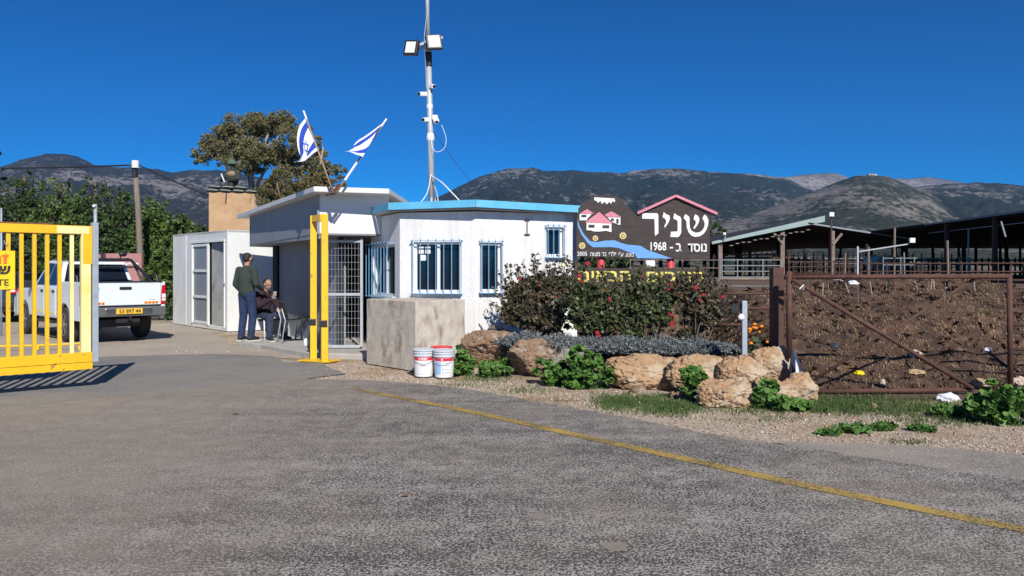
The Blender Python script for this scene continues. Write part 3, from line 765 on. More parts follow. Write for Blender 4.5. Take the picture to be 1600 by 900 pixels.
mb = MB(); mb.bar(gt(0,zB+.16), gt(LG,zB+.16), .09, .13); bb = build('bottom_beam', mb, 'yellow_paint', yg, bevel=.006)
mb = MB(); mb.bar(gt(0,zB+.045), gt(LG,zB+.045), .105, .09); build('track_rail', mb, 'yellow_paint', bb, bevel=.004)
mb = MB(); t0 = tg(133.5); mb.bar(gt(t0,zB+.22), gt(t0,zT-.11), .115, .09, up=gn); es = build('end_stile', mb, 'pale_yellow', yg, bevel=.006)
mb = MB(); mb.bar(gt(t0-.015,zT-.5), gt(t0-.015,zT-.11), .112, .094, up=gn); build('yellow_patch', mb, 'yellow_paint', es)
mb = MB(); mb.bar(gt(-.040,.33,.02), gt(-.040,zT+.05,.02), .075, .11, up=gn); build('steel_channel', mb, 'grey_metal', yg, bevel=.006)
tb = tg(112)
k = 0
while tb < LG-.1:
    mb = MB(); mb.bar(gt(tb,zB+.22), gt(tb,zT-.11), .046, .046, up=gn); build('bar', mb, 'pale_yellow' if k == 0 else 'yellow_paint', yg, bevel=.004)
    tb += .1425; k += 1
# sign on the gate
def text_mesh(name, body, size, m, parent, M, bold=.0, spacing=1.0, align='LEFT', width=None, ext=.002):
    cu = bpy.data.curves.new('txt', 'FONT'); cu.body = body; cu.size = size; cu.offset = bold; cu.space_character = spacing
    cu.align_x = align; cu.extrude = ext; cu.resolution_u = 3
    ob = bpy.data.objects.new('txt', cu); COL.objects.link(ob); bpy.context.view_layer.update()
    me = bpy.data.meshes.new_from_object(ob.evaluated_get(bpy.context.evaluated_depsgraph_get()))
    bpy.data.objects.remove(ob)
    xs_ = [v.co.x for v in me.vertices]
    if width and xs_:
        s_ = width/(max(xs_)-min(xs_)); x0_ = min(xs_)
        for v in me.vertices: v.co.x = (v.co.x-x0_)*s_
    me.transform(Matrix.Translation(-WL[parent.name]) @ M); me.name = name
    me.materials.clear()
    return finish(name, me, m, parent)
def frame_M(o, xdir, zdir=(0,0,1)):
    x = Vector(xdir).normalized(); y = Vector(zdir); n = x.cross(y)
    M = Matrix((x, y, n)).transposed().to_4x4(); M.translation = Vector(o); return M
ts1, ts0 = tg(22.5), tg(22.5)+.92; zs1, zs0 = 1.79, 1.31
mb = MB(); o_ = -gn*.035
mb.prism([gt(ts0,zs0)+o_, gt(ts1,zs0)+o_, gt(ts1,zs1)+o_, gt(ts0,zs1)+o_], -gn*.006); sg = build('sign', mb, 'sign_yellow', yg)
o2 = -gn*.0445
text_mesh('lettering', 'תוריהז', .17, 'orange_ink', sg, frame_M(gt(ts0-.26,zs1-.155)+o2, -gd), bold=.006, width=.60-.01)
text_mesh('lettering', 'ילמשח רעש', .155, 'black_ink', sg, frame_M(gt(ts0-.07,zs1-.285)+o2, -gd), bold=.006, width=.80)
text_mesh('lettering', 'ELECTRIC GATE', .11, 'black_ink', sg, frame_M(gt(ts0-.06,zs0+.05)+o2, -gd), bold=.001, width=.79)
for t in (ts1+.1, ts0-.1):
    for z in (zs0+.03, zs1-.03): mb = MB(); mb.ball(gt(t,z)+o2, .008, 5); build('bolt', mb, 'galvanised', sg)
# low yellow stop bar lying behind the gate
mb = MB(); D = 15.6; mb.tube([(GX(-60,D),D-.3,.08),(GX(62,D),D,.08)], .02, 8); mb.tube([(GX(62,D),D,.08),(GX(128,D),D+.15,.11)], .022, 8)
for px in (-30, 60, 125): mb.box((GX(px,D),D,.04), (.05,.05,.08))
recenter(tag(build('ground_rail', mb, 'yellow_paint'), 'low thin yellow rail on the ground between the gate and the pickup', 'rail'), (GX(30,D),D,0))

# ---------------------------------------------------------------- pickup
def wheel(parent, x, y, r=.37, w=.24, side=1):
    mb = MB(); k = len(mb.v)
    prof = [(r*.62,-w/2),(r*.94,-w/2),(r,-w*.36),(r,w*.36),(r*.94,w/2),(r*.62,w/2)]
    n = 32
    for rr, a in prof:
        for j in range(n): t = 2*math.pi*j/n; mb.v.append((x+a, y+rr*math.cos(t), r+rr*math.sin(t)))
    for i in range(5):
        for j in range(n): mb.f.append((i*n+j,i*n+(j+1)%n,(i+1)*n+(j+1)%n,(i+1)*n+j))
    mb.f.append(tuple(range(n))); mb.f.append(tuple(range(5*n,6*n)))
    wh = build('wheel', mb, 'rubber', parent, smooth=False)
    mb = MB()
    for rr0, rr1, a in ((r*.60, r*.66, side*w*.5),):
        for j in range(n):
            t, t2 = 2*math.pi*j/n, 2*math.pi*(j+1)/n
            q = lambda rr, tt, aa: (x+aa, y+rr*math.cos(tt), r+rr*math.sin(tt))
            mb.add([q(rr0,t,a+side*.004), q(rr1,t,a+side*.004), q(rr1,t2,a+side*.004), q(rr0,t2,a+side*.004)], [(0,1,2,3)])
            mb.add([q(rr0,t,a+side*.004), q(rr0,t2,a+side*.004), q(rr0,t2,a-side*.06), q(rr0,t,a-side*.06)], [(0,1,2,3)])
    for j in range(6):
        t = 2*math.pi*j/6; c = Vector((x+side*(w*.5-.012), y, r)); e = c+Vector((0,math.cos(t),math.sin(t)))*r*.6
        mb.bar(c, e, .05, .03, up=(1,0,0))
    mb.tube([(x+side*(w*.5-.03), y, r),(x+side*(w*.5+.012), y, r)], .07, 12)
    build('rim', mb, 'rim', wh)
    return wh
def car_profile(arches, pts_top, zlow=.40, ra=.44, rz=.37):
    """closed (y,z) outline with wheel arches"""
    out = [];
    y = pts_top[0][0]
    out.append((y, zlow))
    for ya in arches:
        dz = zlow-rz; half = math.sqrt(max(ra*ra-dz*dz, .01))
        t0_ = math.atan2(dz, -half); t1_ = math.atan2(dz, half)
        for i in range(13):
            t = math.pi - (math.asin(dz/ra)) - (math.pi-2*math.asin(dz/ra))*i/12
            out.append((ya+ra*math.cos(t), rz+ra*math.sin(t)))
    out.append((pts_top[-1][0], zlow)); out += list(reversed(pts_top))
    return out
pk = thing('pickup_truck', (-8.30, 17.14, 0), 'white double-cab pickup truck with black roll bar, parked behind the yellow gate', 'pickup truck', rz=R(45)); pk.scale = (.955,1,1)
hw = .90
side = car_profile((1.15, 4.25), [(0.06,.62),(0.0,.70),(0.0,1.30),(1.62,1.30),(1.66,1.16),(3.5,1.16),(3.75,1.14),(4.9,1.02),(5.15,.86),(5.2,.55)], zlow=.48, ra=.46)
mb = MB()
for s_ in (-1, 1):
    a = [(s_*hw, y, z) for y, z in side]; mb.prism([(x - (s_*.0), y, z) for x, y, z in a], (-s_*.09,0,0))
bs = build('body_side', mb, 'car_white', pk, bevel=.018, seg=3)
mb = MB(); mb.box((0,4.35,.86), (1.64,1.58,.5)); mb.prism([(-.86,3.52,1.13),(.86,3.52,1.13),(.80,4.9,1.04),(-.80,4.9,1.04)], (0,0,.06)); mb.box((0,5.1,.75), (1.7,.16,.42)); build('bonnet', mb, 'car_white', pk, bevel=.03, seg=3)
mb = MB(); mb.box((0,.82,.76), (1.62,1.6,.05)); mb.box((0,2.7,.62), (1.6,2.1,.3)); mb.box((0,1.60,1.02), (1.62,.05,.5)); mb.box((0,2.6,.40), (.9,4.6,.16)); build('chassis', mb, 'dark_metal', pk)
mb = MB(); mb.box((0,.025,1.045), (1.60,.055,.50)); tg_ = build('tailgate', mb, 'car_white', pk, bevel=.012, seg=3)
mb = MB(); mb.box((0,.01,1.302), (1.66,.07,.025)); build('top_cap', mb, 'black_plastic', tg_, bevel=.006)
mb = MB(); mb.box((.02,-.008,1.16), (.26,.02,.062)); build('handle', mb, 'black_plastic', tg_, bevel=.008)
mb = MB(); mb.lathe([(.045,0),(.045,.002)], (0,0,0), 20); mb.v = [(-.56+x, -.005-z, 1.15+y) for x,y,z in mb.v]; build('sticker', mb, 'teal_paint', tg_)
for x0 in (-.74, .42):
    mb = MB(); mb.box((x0+.16,-.005,.845), (.32,.004,.05)); st = build('hazard_strip', mb, 'plate_yellow', tg_)
    mb = MB()
    for k in range(4): x = x0+.02+k*.08; mb.prism([(x,-.008,.822),(x+.035,-.008,.822),(x+.055,-.008,.868),(x+.02,-.008,.868)], (0,-.001,0))
    build('stripe', mb, 'label_red', st)
for x, n_ in ((-.68,3), (.55,3)):
    mb = MB()
    for k in range(n_): mb.box((x+k*.05,-.004,.905), (.035,.003,.014))
    build('badge', mb, 'ink_grey', tg_)
mb = MB(); mb.box((0,-.06,.66), (1.74,.14,.20)); bp_ = build('bumper', mb, 'bumper_grey', pk, bevel=.025, seg=3)
mb = MB(); mb.box((.05,-.135,.675), (1.0,.03,.12)); build('step_plate', mb, 'chrome', bp_, bevel=.01)
mb = MB(); mb.box((.05,-.155,.675), (.56,.008,.115)); pl_ = build('number_plate', mb, 'plate_yellow', bp_)
text_mesh('plate_digits', '53 897 44', .11, 'black_ink', pl_, frame_M((-.17,-.161,.637), (1,0,0)), bold=.002, width=.46)
mb = MB(); mb.tube([(.05,-.05,.5),(.05,-.2,.5),(.05,-.22,.56)], .025, 8); mb.box((.05,-.03,.47), (.5,.1,.08)); build('tow_hitch', mb, 'dark_metal', bp_)
for s_ in (-1, 1):
    mb = MB(); mb.prism([(s_*.80,-.012,.80),(s_*.902,-.012,.80),(s_*.902,-.012,1.22),(s_*.82,-.012,1.22)], (0,.12,0)); lm = build('tail_lamp', mb, 'lamp_red', pk, bevel=.006)
    mb = MB(); mb.box((s_*.856,-.014,.985), (.088,.012,.09)); mb.box((s_*.856,-.014,.90), (.088,.012,.05)); build('lamp_lens', mb, 'lamp_white', lm)
    wheel(pk, s_*.78, 1.15, side=s_); wheel(pk, s_*.78, 4.25, side=s_)
    mb = MB(); mb.box((s_*.96,3.55,1.22), (.22,.1,.17)); build('mirror', mb, 'black_plastic', pk, bevel=.02)
    for y0_, y1_ in ((1.75,2.55),(2.60,3.5)):
        dm = MB(); dm.box((s_*.9035,(y0_+y1_)/2,.84), (.006,(y1_-y0_),.6)); dr_ = build('door', dm, 'car_white', pk)
        mb = MB(); mb.box((s_*.915,y0_+.12,1.08), (.03,.17,.04)); build('handle', mb, 'black_plastic', dr_, bevel=.006)
        if s_ == -1: mb = MB(); mb.box((s_*.909,(y0_+y1_)/2,.60), (.004,(y1_-y0_),.035)); build('reflective_strip', mb, 'paint_yellow', dr_)
    mb = MB(); mb.box((s_*.93,2.6,.40), (.10,1.9,.05)); build('side_step', mb, 'dark_metal', pk)
cab = MB()
lo = [(-.86,1.68,1.15),(.86,1.68,1.15),(.86,3.62,1.15),(-.86,3.62,1.15)]; up = [(-.68,1.86,1.74),(.68,1.86,1.74),(.68,2.95,1.78),(-.68,2.95,1.78)]
cab.add(lo+up, [(0,1,5,4),(1,2,6,5),(2,3,7,6),(3,0,4,7),(4,5,6,7)]); cb = build('cab', cab, 'car_white', pk, bevel=.03, seg=3)
def quad_on(a, b, c, d, u0, u1, v0, v1, off):
    a, b, c, d = map(Vector, (a,b,c,d)); f = lambda u, v: a.lerp(b,u).lerp(d.lerp(c,u), v); n = (b-a).cross(d-a).normalized()*off
    return [f(u0,v0)+n, f(u1,v0)+n, f(u1,v1)+n, f(u0,v1)+n], n.normalized()
L4 = list(map(Vector, lo)); U4 = list(map(Vector, up))
for (i, j, spans) in ((0,1,[(.06,.94)]), (1,2,[(.08,.46),(.50,.90)]), (3,0,[(.10,.50),(.54,.92)]), (2,3,[(.05,.95)])):
    for s0, s1 in spans:
        q, n = quad_on(L4[i],L4[j],U4[j],U4[i], s0, s1, .10, .90, .004); mb = MB(); mb.prism(q, n*.004); build('window', mb, 'glass', cb)
rb = MB()
for s_ in (-1, 1):
    rb.tube([(s_*.80,.55,1.30),(s_*.76,1.0,1.52),(s_*.66,1.42,1.78),(s_*.60,1.52,1.80)], .035, 10)
    rb.tube([(s_*.80,1.1,1.30),(s_*.70,1.40,1.74)], .028, 10)
    rb.tube([(s_*.86,.35,1.31),(s_*.86,.40,1.42),(s_*.86,.62,1.46),(s_*.86,.78,1.38),(s_*.86,.8,1.31)], .018, 8)
rb.tube([(-.62,1.5,1.79),(.62,1.5,1.79)], .035, 10); rb.tube([(-.70,1.36,1.62),(.70,1.36,1.62)], .02, 8)
for x in (-.3,.1,.45): rb.tube([(x,1.5,1.8),(x,1.5,1.97)], .016, 6)
rb.tube([(-.34,1.5,1.95),(.0,1.5,1.93)], .022, 8); rb.ball((.5,1.48,1.92), (.10,.05,.06), 8); build('roll_bar', rb, 'black_plastic', pk)
mb = MB()
for k in range(7): mb.box((rng.uniform(-.6,.6), rng.uniform(.3,1.3), 1.0+rng.uniform(0,.22)), (rng.uniform(.2,.5),rng.uniform(.2,.4),rng.uniform(.1,.3)), rz=rng.uniform(0,3))
build('load', mb, 'bumper_grey', pk, bevel=.03)

# dark car further back
dc = thing('parked_car', (-15.25, 23.4, 0), 'dark blue car seen from behind at the left edge behind the yellow gate', 'car', rz=R(12))
side = car_profile((.85, 3.4), [(0.05,.5),(0,.62),(0.03,1.0),(.25,1.06),(.45,1.1),(3.1,1.05),(4.0,.92),(4.2,.7),(4.2,.45)], zlow=.32, ra=.38, rz=.31)
mb = MB(); mb.prism([(-.87,y,z) for y,z in side], (1.74,0,0)); build('body', mb, 'car_dark', dc, bevel=.05, seg=3)
lo = [(-.82,.12,1.04),(.82,.12,1.04),(.82,3.2,1.03),(-.82,3.2,1.03)]; up = [(-.62,.5,1.48),(.62,.5,1.48),(.62,2.2,1.5),(-.62,2.2,1.5)]
mb = MB(); mb.add(lo+up, [(0,1,5,4),(1,2,6,5),(2,3,7,6),(3,0,4,7),(4,5,6,7)]); cb2 = build('cabin', mb, 'car_dark', dc, bevel=.04, seg=3)
L4 = list(map(Vector, lo)); U4 = list(map(Vector, up))
for (i, j, spans) in ((0,1,[(.07,.93)]), (1,2,[(.08,.48),(.52,.9)]), (3,0,[(.10,.48),(.52,.92)])):
    for s0, s1 in spans: q, n = quad_on(L4[i],L4[j],U4[j],U4[i], s0, s1, .1, .9, .004); mb = MB(); mb.prism(q, n*.004); build('window', mb, 'glass', cb2)
for s_ in (-1, 1):
    mb = MB(); mb.box((s_*.70,.0,.92), (.34,.08,.13)); lm = build('tail_lamp', mb, 'lamp_red', dc, bevel=.02)
    mb = MB(); mb.box((s_*.60,-.035,.94), (.12,.02,.06)); build('lamp_lens', mb, 'lamp_white', lm)
    wheel(dc, s_*.76, .85, r=.31, w=.2, side=s_); wheel(dc, s_*.76, 3.4, r=.31, w=.2, side=s_)
mb = MB(); mb.box((0,-.02,.55), (1.6,.1,.2)); build('bumper', mb, 'black_plastic', dc, bevel=.03)

# pinkish notice wall behind the pickup
mb = MB(); D = 25; a, b = GX(146,D), GX(222,D); mb.box(((a+b)/2,D,(zpy(401,D)+.3)/2+.1), (b-a,.08,zpy(401,D)-.3))
ps = thing('sign_board', ((a+b)/2,D,0), 'faded pink board with small white marks standing behind the pickup', 'sign'); build('panel', mb, 'pink_sign', ps)
mb = MB()
for k in range(11): mb.box((b-.75+k*.055, D-.045, zpy(412,D)+.02*math.sin(k*2)), (.03,.008,.06+.02*(k%2)))
mb.ball((b-.13,D-.045,zpy(424,D)), (.05,.006,.05), 6); mb.box((b-.13,D-.045,zpy(412,D)), (.07,.01,.05)); build('lettering', mb, 'paint_white_flat', ps)
mb = MB(); mb.box((a+.1,D+.08,.5), (.08,.08,1.0)); mb.box((b-.1,D+.08,.5), (.08,.08,1.0)); build('post', mb, 'dark_metal', ps)

# ---------------------------------------------------------------- tower with sandbags and soldier figure
D = 28; a, b = GX(328,D), GX(397,D)
TC = Vector(((a+b)/2, D, 0)); TA = R(19); TM = Matrix.Rotation(TA, 3, 'Z'); TU = TM @ Vector((1,0,0)); TV = TM @ Vector((0,1,0)); TWd = (b-a)*.985
def tp(u, v, z): return TC+TU*u+TV*v+Vector((0,0,z))
tw = thing('guard_tower', ((a+b)/2, D+.8, 0), 'square tan plastered tower with sandbags on top, behind the container', 'tower')
ztw = zpy(301, D)
mb = MB(); mb.box(tp(0,.8,ztw/2), (TWd, 1.6, ztw), M=TM); build('tower_body', mb, 'plaster_tan', tw, bevel=.02)
mb = MB(); mb.bar(tp(.60,-.006,zpy(318,D)), tp(.65,-.006,zpy(301,D)), .012); build('crack_rod', mb, 'rust_dark', tw)
k = 0
for r_ in range(2):
    for i in range(4):
        w = (b-a+.16)/4; x = -TWd/2-.07+w*(i+.5)+(.06 if r_ else -.02); z = ztw+.06+r_*.125
        if r_ and i == 3: continue
        mb = MB(); mb.ball(tp(x, .10, z), (w*.54, .19, .078*rng.uniform(.85,1.15)), 8, rot=Matrix.Rotation(TA+rng.uniform(-.06,.06),3,'Z') @ Matrix.Rotation(rng.uniform(-.05,.05),3,'Y'))
        o = tag(build('sandbag', mb, 'sandbag', smooth=True), 'dark green sandbag on the tower parapet, %s row, %s' % (('lower','upper')[r_], ('left end','second from the left','third from the left','right end')[i]), 'sandbag', 'sandbags on the tower')
        recenter(o, tp(x, .1, z-.07))
        mb = MB(); mb.tube([tp(x-w*.36,-.085,z+.005), tp(x-w*.1,-.10,z+.02), tp(x+w*.15,-.10,z-.002), tp(x+w*.38,-.085,z+.008)], .009, 6); build('pale_seam', mb, 'sandbag_pale', o)

# ---------------------------------------------------------------- people
def skin_mesh(name, mb, m, parent, voxel=.012, smooth=6, f=.6):
    o = build(name, mb, m, parent, fix=False, smooth=True)
    r = o.modifiers.new('remesh', 'REMESH'); r.mode = 'VOXEL'; r.voxel_size = voxel; r.use_smooth_shade = True
    s_ = o.modifiers.new('smooth', 'SMOOTH'); s_.factor = f; s_.iterations = smooth
    return o
def hand(mb, w, d, curl=.5, thumb=1, s=1.):
    """hand at wrist w pointing along d, fingers curl towards -z-ish side"""
    w = Vector(w); d = Vector(d).normalized(); sdir = d.cross(Vector((0,0,1))); 
    if sdir.length < .1: sdir = Vector((1,0,0))
    sdir.normalize(); nrm = sdir.cross(d).normalized()
    pc = w + d*.05*s
    M = Matrix((sdir, d, nrm)).transposed()
    mb.ball(pc, (.042*s,.055*s,.018*s), 8, rot=M)
    for i, (o_, l) in enumerate(((-.030,.062),(-.010,.075),(.011,.070),(.030,.055))):
        p0 = w + d*.085*s + sdir*o_*s; d1 = (d*math.cos(curl*.6) - nrm*math.sin(curl*.6)); p1 = p0+d1*l*.5*s
        d2 = (d*math.cos(curl*1.6) - nrm*math.sin(curl*1.6)); p2 = p1+d2*l*.5*s
        mb.cap(p0, p1, .0095*s, .009*s, 8); mb.cap(p1, p2, .009*s, .0075*s, 8)
    t0_ = w+d*.03*s - sdir*thumb*.032*s; t1_ = t0_+(d*.7-sdir*thumb*.8-nrm*.3).normalized()*.035*s; t2_ = t1_+(d*.95-sdir*thumb*.1-nrm*.4).normalized()*.03*s
    mb.cap(t0_, t1_, .013*s, .011*s, 8); mb.cap(t1_, t2_, .011*s, .009*s, 8)
def head(mb, c, yaw=0, pitch=0, s=1.):
    Q = (Matrix.Rotation(yaw, 3, 'Z') @ Matrix.Rotation(pitch, 3, 'X')); c = Vector(c)
    f = lambda x, y, z: c + Q @ Vector((x*s, y*s, z*s))
    mb.ball(f(0,-.012,.02), (.076*s,.095*s,.095*s), 12, rot=Q)
    mb.ball(f(0,.02,-.045), (.058*s,.066*s,.07*s), 10, rot=Q)
    mb.ball(f(0,.055,-.092), (.026*s,.024*s,.02*s), 8, rot=Q)
    mb.cap(f(0,.082,.01), f(0,.104,-.028), .010*s, .014*s, 8)
    mb.ball(f(0,.080,-.058), (.024*s,.014*s,.010*s), 6, rot=Q)
    mb.ball(f(0,.078,.028), (.045*s,.016*s,.012*s), 6, rot=Q)
    for e in (-1, 1): mb.ball(f(e*.078,-.005,-.012), (.012*s,.022*s,.034*s), 6, rot=Q)
    return Q, f
def person(name, loc, rz, label, J, top, trousers, sc=1., hair_len=1., group=None, hands=((.5,1),(.5,-1)), yaw=0, pitch=0, heels=True):
    p = thing(name, loc, label, 'person', group, rz=rz); p.scale = (sc*1.07,sc*1.07,sc)
    body = MB(); v = {k: Vector(q) for k, q in J.items()}
    Q, hf = head(body, v['head'], yaw, pitch)
    body.cap(v['neck'], v['head']+Vector((0,-.015,-.05)), .058, .052)
    body.cap(v['neck']-Vector((0,0,.06)), v['neck'], .085, .056)
    body.ball(v['chest'], (.155,.105,.17), 10); body.ball(v['pelvis'], (.145,.105,.12), 10); body.cap(v['pelvis'], v['chest'], .115, .125)
    for s_, k in ((-1,'l'), (1,'r')):
        sh, el, wr = v['sh_'+k], v['el_'+k], v['wr_'+k]
        body.cap(v['chest']+Vector((0,0,.10)), sh, .07, .058); body.cap(sh, el, .052, .040); body.cap(el, wr, .040, .027)
        cu, th = hands[0 if k == 'l' else 1]
        hd = v.get('hd_'+k) or (wr-el)
        hand(body, wr, hd, cu, th)
        hp, kn, an_ = v['hp_'+k], v['kn_'+k], v['an_'+k]
        body.cap(v['pelvis'], hp, .10, .09); body.cap(hp, kn, .085, .056); body.cap(kn, an_, .056, .037)
        toe = v['toe_'+k]; body.cap(an_+Vector((0,0,-.035)), toe, .036, .028)
    bo = skin_mesh('body', body, 'skin', p, .0075, 3, .45)
    up_ = MB()
    up_.ball(v['chest']+Vector((0,-.005,0)), (.185,.128,.20), 12); up_.cap(v['pelvis']+Vector((0,0,.04)), v['chest'], .148, .150)
    up_.ball(v['pelvis']+Vector((0,0,.05)), (.170,.130,.10), 10)
    up_.cap(v['neck']-Vector((0,0,.07)), v['neck']-Vector((0,0,.015)), .10, .068)
    for k in 'lr':
        sh, el, wr = v['sh_'+k], v['el_'+k], v['wr_'+k]
        up_.cap(v['chest']+Vector((0,0,.10)), sh, .085, .075); up_.cap(sh, el, .074, .056); up_.cap(el, el.lerp(wr,.93), .056, .042)
    skin_mesh('jumper', up_, top, p, .012, 6)
    tr_ = MB(); tr_.ball(v['pelvis'], (.162,.122,.13), 10)
    for k in 'lr':
        hp, kn, an_ = v['hp_'+k], v['kn_'+k], v['an_'+k]
        tr_.cap(v['pelvis'], hp, .12, .108); tr_.cap(hp, kn, .103, .078); tr_.cap(kn, an_+Vector((0,0,.0)), .078, .066)
    skin_mesh('trousers', tr_, trousers, p, .013, 6)
    for k in 'lr':
        an_, toe = v['an_'+k], v['toe_'+k]; d = (toe-an_); d.z = 0; d.normalize()
        sh_ = MB(); base = toe.z-.028
        sh_.cap(an_-d*.03+Vector((0,0,-.02)), toe+Vector((0,0,.008)), .050, .038); sh_.cap(an_+Vector((0,0,-.01)), an_-d*.035+Vector((0,0,-.04)), .048, .042)
        so_ = skin_mesh('shoe', sh_, 'shoe_black', p, .01, 3)
        so2 = MB(); so2.bar(Vector((an_.x,an_.y,base))-d*.09, Vector((toe.x,toe.y,base))+d*.045, .085, .020); build('sole', so2, 'shoe_sole', so_, bevel=.012)
    hr = MB(); hr.ball(hf(0,-.034,.036), (.079,.084,.084), 12, rot=Q); hr.ball(hf(0,-.05,-.005), (.072,.062,.08), 10, rot=Q)
    skin_mesh('hair', hr, 'hair', p, .009, 3)
    for e in (-1, 1):
        eb = MB(); eb.ball(hf(e*.032,.083,.008), (.013,.006,.007), 6, rot=Q); build('eye', eb, 'hair', p, smooth=True)
    return p
J = dict(head=(0,.03,1.655), neck=(0,-.005,1.50), chest=(0,-.01,1.28), pelvis=(0,0,.97),
    sh_l=(-.185,-.01,1.43), el_l=(-.25,-.05,1.14), wr_l=(-.21,.10,.95), sh_r=(.185,-.01,1.43), el_r=(.25,-.02,1.15), wr_r=(.20,.20,1.03),
    hp_l=(-.085,0,.93), kn_l=(-.12,.03,.50), an_l=(-.13,-.02,.085), toe_l=(-.17,.13,.035),
    hp_r=(.085,0,.93), kn_r=(.10,.05,.50), an_r=(.10,.0,.085), toe_r=(.12,.155,.035))
man = person('person', (-5.50,16.60,.08), R(-28), 'man standing with his back turned, dark green jumper and blue jeans, between container and chairs', J, 'sweater_green', 'jeans', sc=1.03, pitch=R(-12))
ph = MB(); ph.box((.205,.305,1.03), (.07,.012,.13), M=Matrix.Rotation(R(35),3,'X'))
# seated man
Js = dict(head=(0.0,.06,1.20), neck=(0,.0,1.045), chest=(0,-.06,.84), pelvis=(0,-.08,.53),
    sh_l=(-.185,-.05,.985), el_l=(-.25,.02,.72), wr_l=(-.12,.22,.66), hd_l=(.3,.8,-.1), sh_r=(.185,-.05,.985), el_r=(.25,.15,.74), wr_r=(.12,.40,.90), hd_r=(-.1,.5,1.),
    hp_l=(-.09,-.02,.50), kn_l=(-.17,.40,.50), an_l=(-.17,.38,.085), toe_l=(-.21,.53,.035),
    hp_r=(.09,-.02,.50), kn_r=(.17,.40,.51), an_r=(.19,.42,.085), toe_r=(.23,.57,.035))
sit = person('person', (-5.22,16.98,.08), R(-130), 'man sitting on a white chair holding up a phone, dark plum jumper and jeans', Js, 'sweater_plum', 'jeans_dark', sc=.97, hands=((.7,1),(1.1,-1)), pitch=R(-15))
def sitM(p): return sit.matrix_basis @ Vector(p)
bpy.context.view_layer.update()
q = sitM((.11,.475,.985)); mb = MB(); mb.box(q, (.075,.010,.15), M=Matrix.Rotation(R(-130),3,'Z') @ Matrix.Rotation(R(-14),3,'X'))
t = thing('phone', q, 'small phone held up in the hand of the seated man', 'phone'); build('case', mb, 'galvanised', t, bevel=.004)
mb = MB(); Mx = Matrix.Rotation(R(-130),3,'Z') @ Matrix.Rotation(R(-14),3,'X'); mb.box(q-Mx @ Vector((0,.0065,0)), (.066,.002,.135), M=Mx); build('screen', mb, 'glass', t)

# soldier dummy on the tower
Jd = dict(head=(0,.03,1.655), neck=(0,.0,1.50), chest=(0,0,1.28), pelvis=(0,0,.97),
    sh_l=(-.19,0,1.41), el_l=(-.30,.10,1.17), wr_l=(-.06,.30,1.22), sh_r=(.19,0,1.41), el_r=(.30,.12,1.16), wr_r=(.10,.28,1.17),
    hp_l=(-.085,0,.93), kn_l=(-.12,.03,.50), an_l=(-.13,-.02,.085), toe_l=(-.15,.12,.035),
    hp_r=(.085,0,.93), kn_r=(.10,.05,.50), an_r=(.10,.0,.085), toe_r=(.12,.13,.035))
# stands behind the parapet of bags, so only its upper body shows
px_ = GX(363, D+.45); zf_ = zpy(257, D+.45)-1.80*.98
dum = thing('person', (px_, D+.5, zf_), 'helmeted figure in dark green kneeling behind the sandbags on the tower with a rifle', 'person', rz=R(150)); dum.location.z = ztw-.02; dum.scale = (1.3,1.3,1.12)
off_ = -(ztw-.02) + zf_
def lift(p): return Vector(p)+Vector((0,0,off_))
body = MB(); v = {k: lift(q) for k, q in Jd.items()}
Q, hf = head(body, v['head'], 0, 0); body.cap(v['neck'], v['head']+Vector((0,0,-.05)), .06, .055); body.cap(lift((0,0,1.24)), v['neck'], .13, .07)
kz = .12
body.cap(lift((0,0,1.1)), lift((0,0,1.3)), .13, .14); 
low = (ztw-.02-zf_)   # height of the roof in the figure's own standing frame
pel = Vector((0,-.02,.42)); body.cap(pel, lift((0,0,1.15)), .12, .13)
for s_, k in ((-1,'l'), (1,'r')):
    body.cap(v['chest']+Vector((0,0,.1)), v['sh_'+k], .08, .06); body.cap(v['sh_'+k], v['el_'+k], .055, .045); body.cap(v['el_'+k], v['wr_'+k], .045, .03); hand(body, v['wr_'+k], v['wr_'+k]-v['el_'+k], .9, s_)
    body.cap(pel, pel+Vector((s_*.10,.30,-.30)), .10, .07); body.cap(pel+Vector((s_*.10,.30,-.30)), pel+Vector((s_*.10,-.10,-.34)), .07, .05)
skin_mesh('body', body, 'army_dark', dum, .012, 4)
mb = MB(); mb.cap(lift((0,0,1.12)), lift((0,0,1.33)), .158, .175); mb.ball(v['chest'], (.20,.145,.2), 10)
for k in 'lr': mb.cap(v['chest']+Vector((0,0,.1)), v['sh_'+k], .09, .08); mb.cap(v['sh_'+k], v['el_'+k], .078, .06)
skin_mesh('jacket', mb, 'army_dark', dum, .014, 5)
mb = MB(); mb.ball(v['chest']+Vector((-.03,.06,.05)), (.17,.13,.12), 10); skin_mesh('vest', mb, 'khaki', dum, .014, 4)
mb = MB(); mb.lathe([(.001,.135),(.06,.125),(.105,.085),(.125,.03),(.135,-.015),(.137,-.03),(.128,-.03),(.11,.0)], tuple(v['head']+Vector((0,0,.03))), 24); build('helmet', mb, 'army_green', dum, smooth=True)
rf = MB(); g0 = dum.matrix_basis
ra, rb_ = Vector((px_-.16, D-.02, ztw+.50)), Vector((px_-.02, D-.12, ztw-.02))
mb = MB(); mb.bar((px_-.02,D+.02,ztw+.38), (px_-.03,D-.13,ztw-.35), .03); mb.bar((px_-.02,D+.05,ztw+.42), (px_-.025,D-.03,ztw+.10), .06, .08)
t = thing('rifle', (px_, D-.1, ztw), 'dark rifle hanging over the sandbags on the tower front', 'rifle'); build('barrel', mb, 'dark_metal', t)
mb = MB(); mb.bar((px_-.22,D-.02,ztw+.66), (px_-.10,D-.03,ztw+.36), .045, .03); build('white_strap', mb, 'tape_white', t)

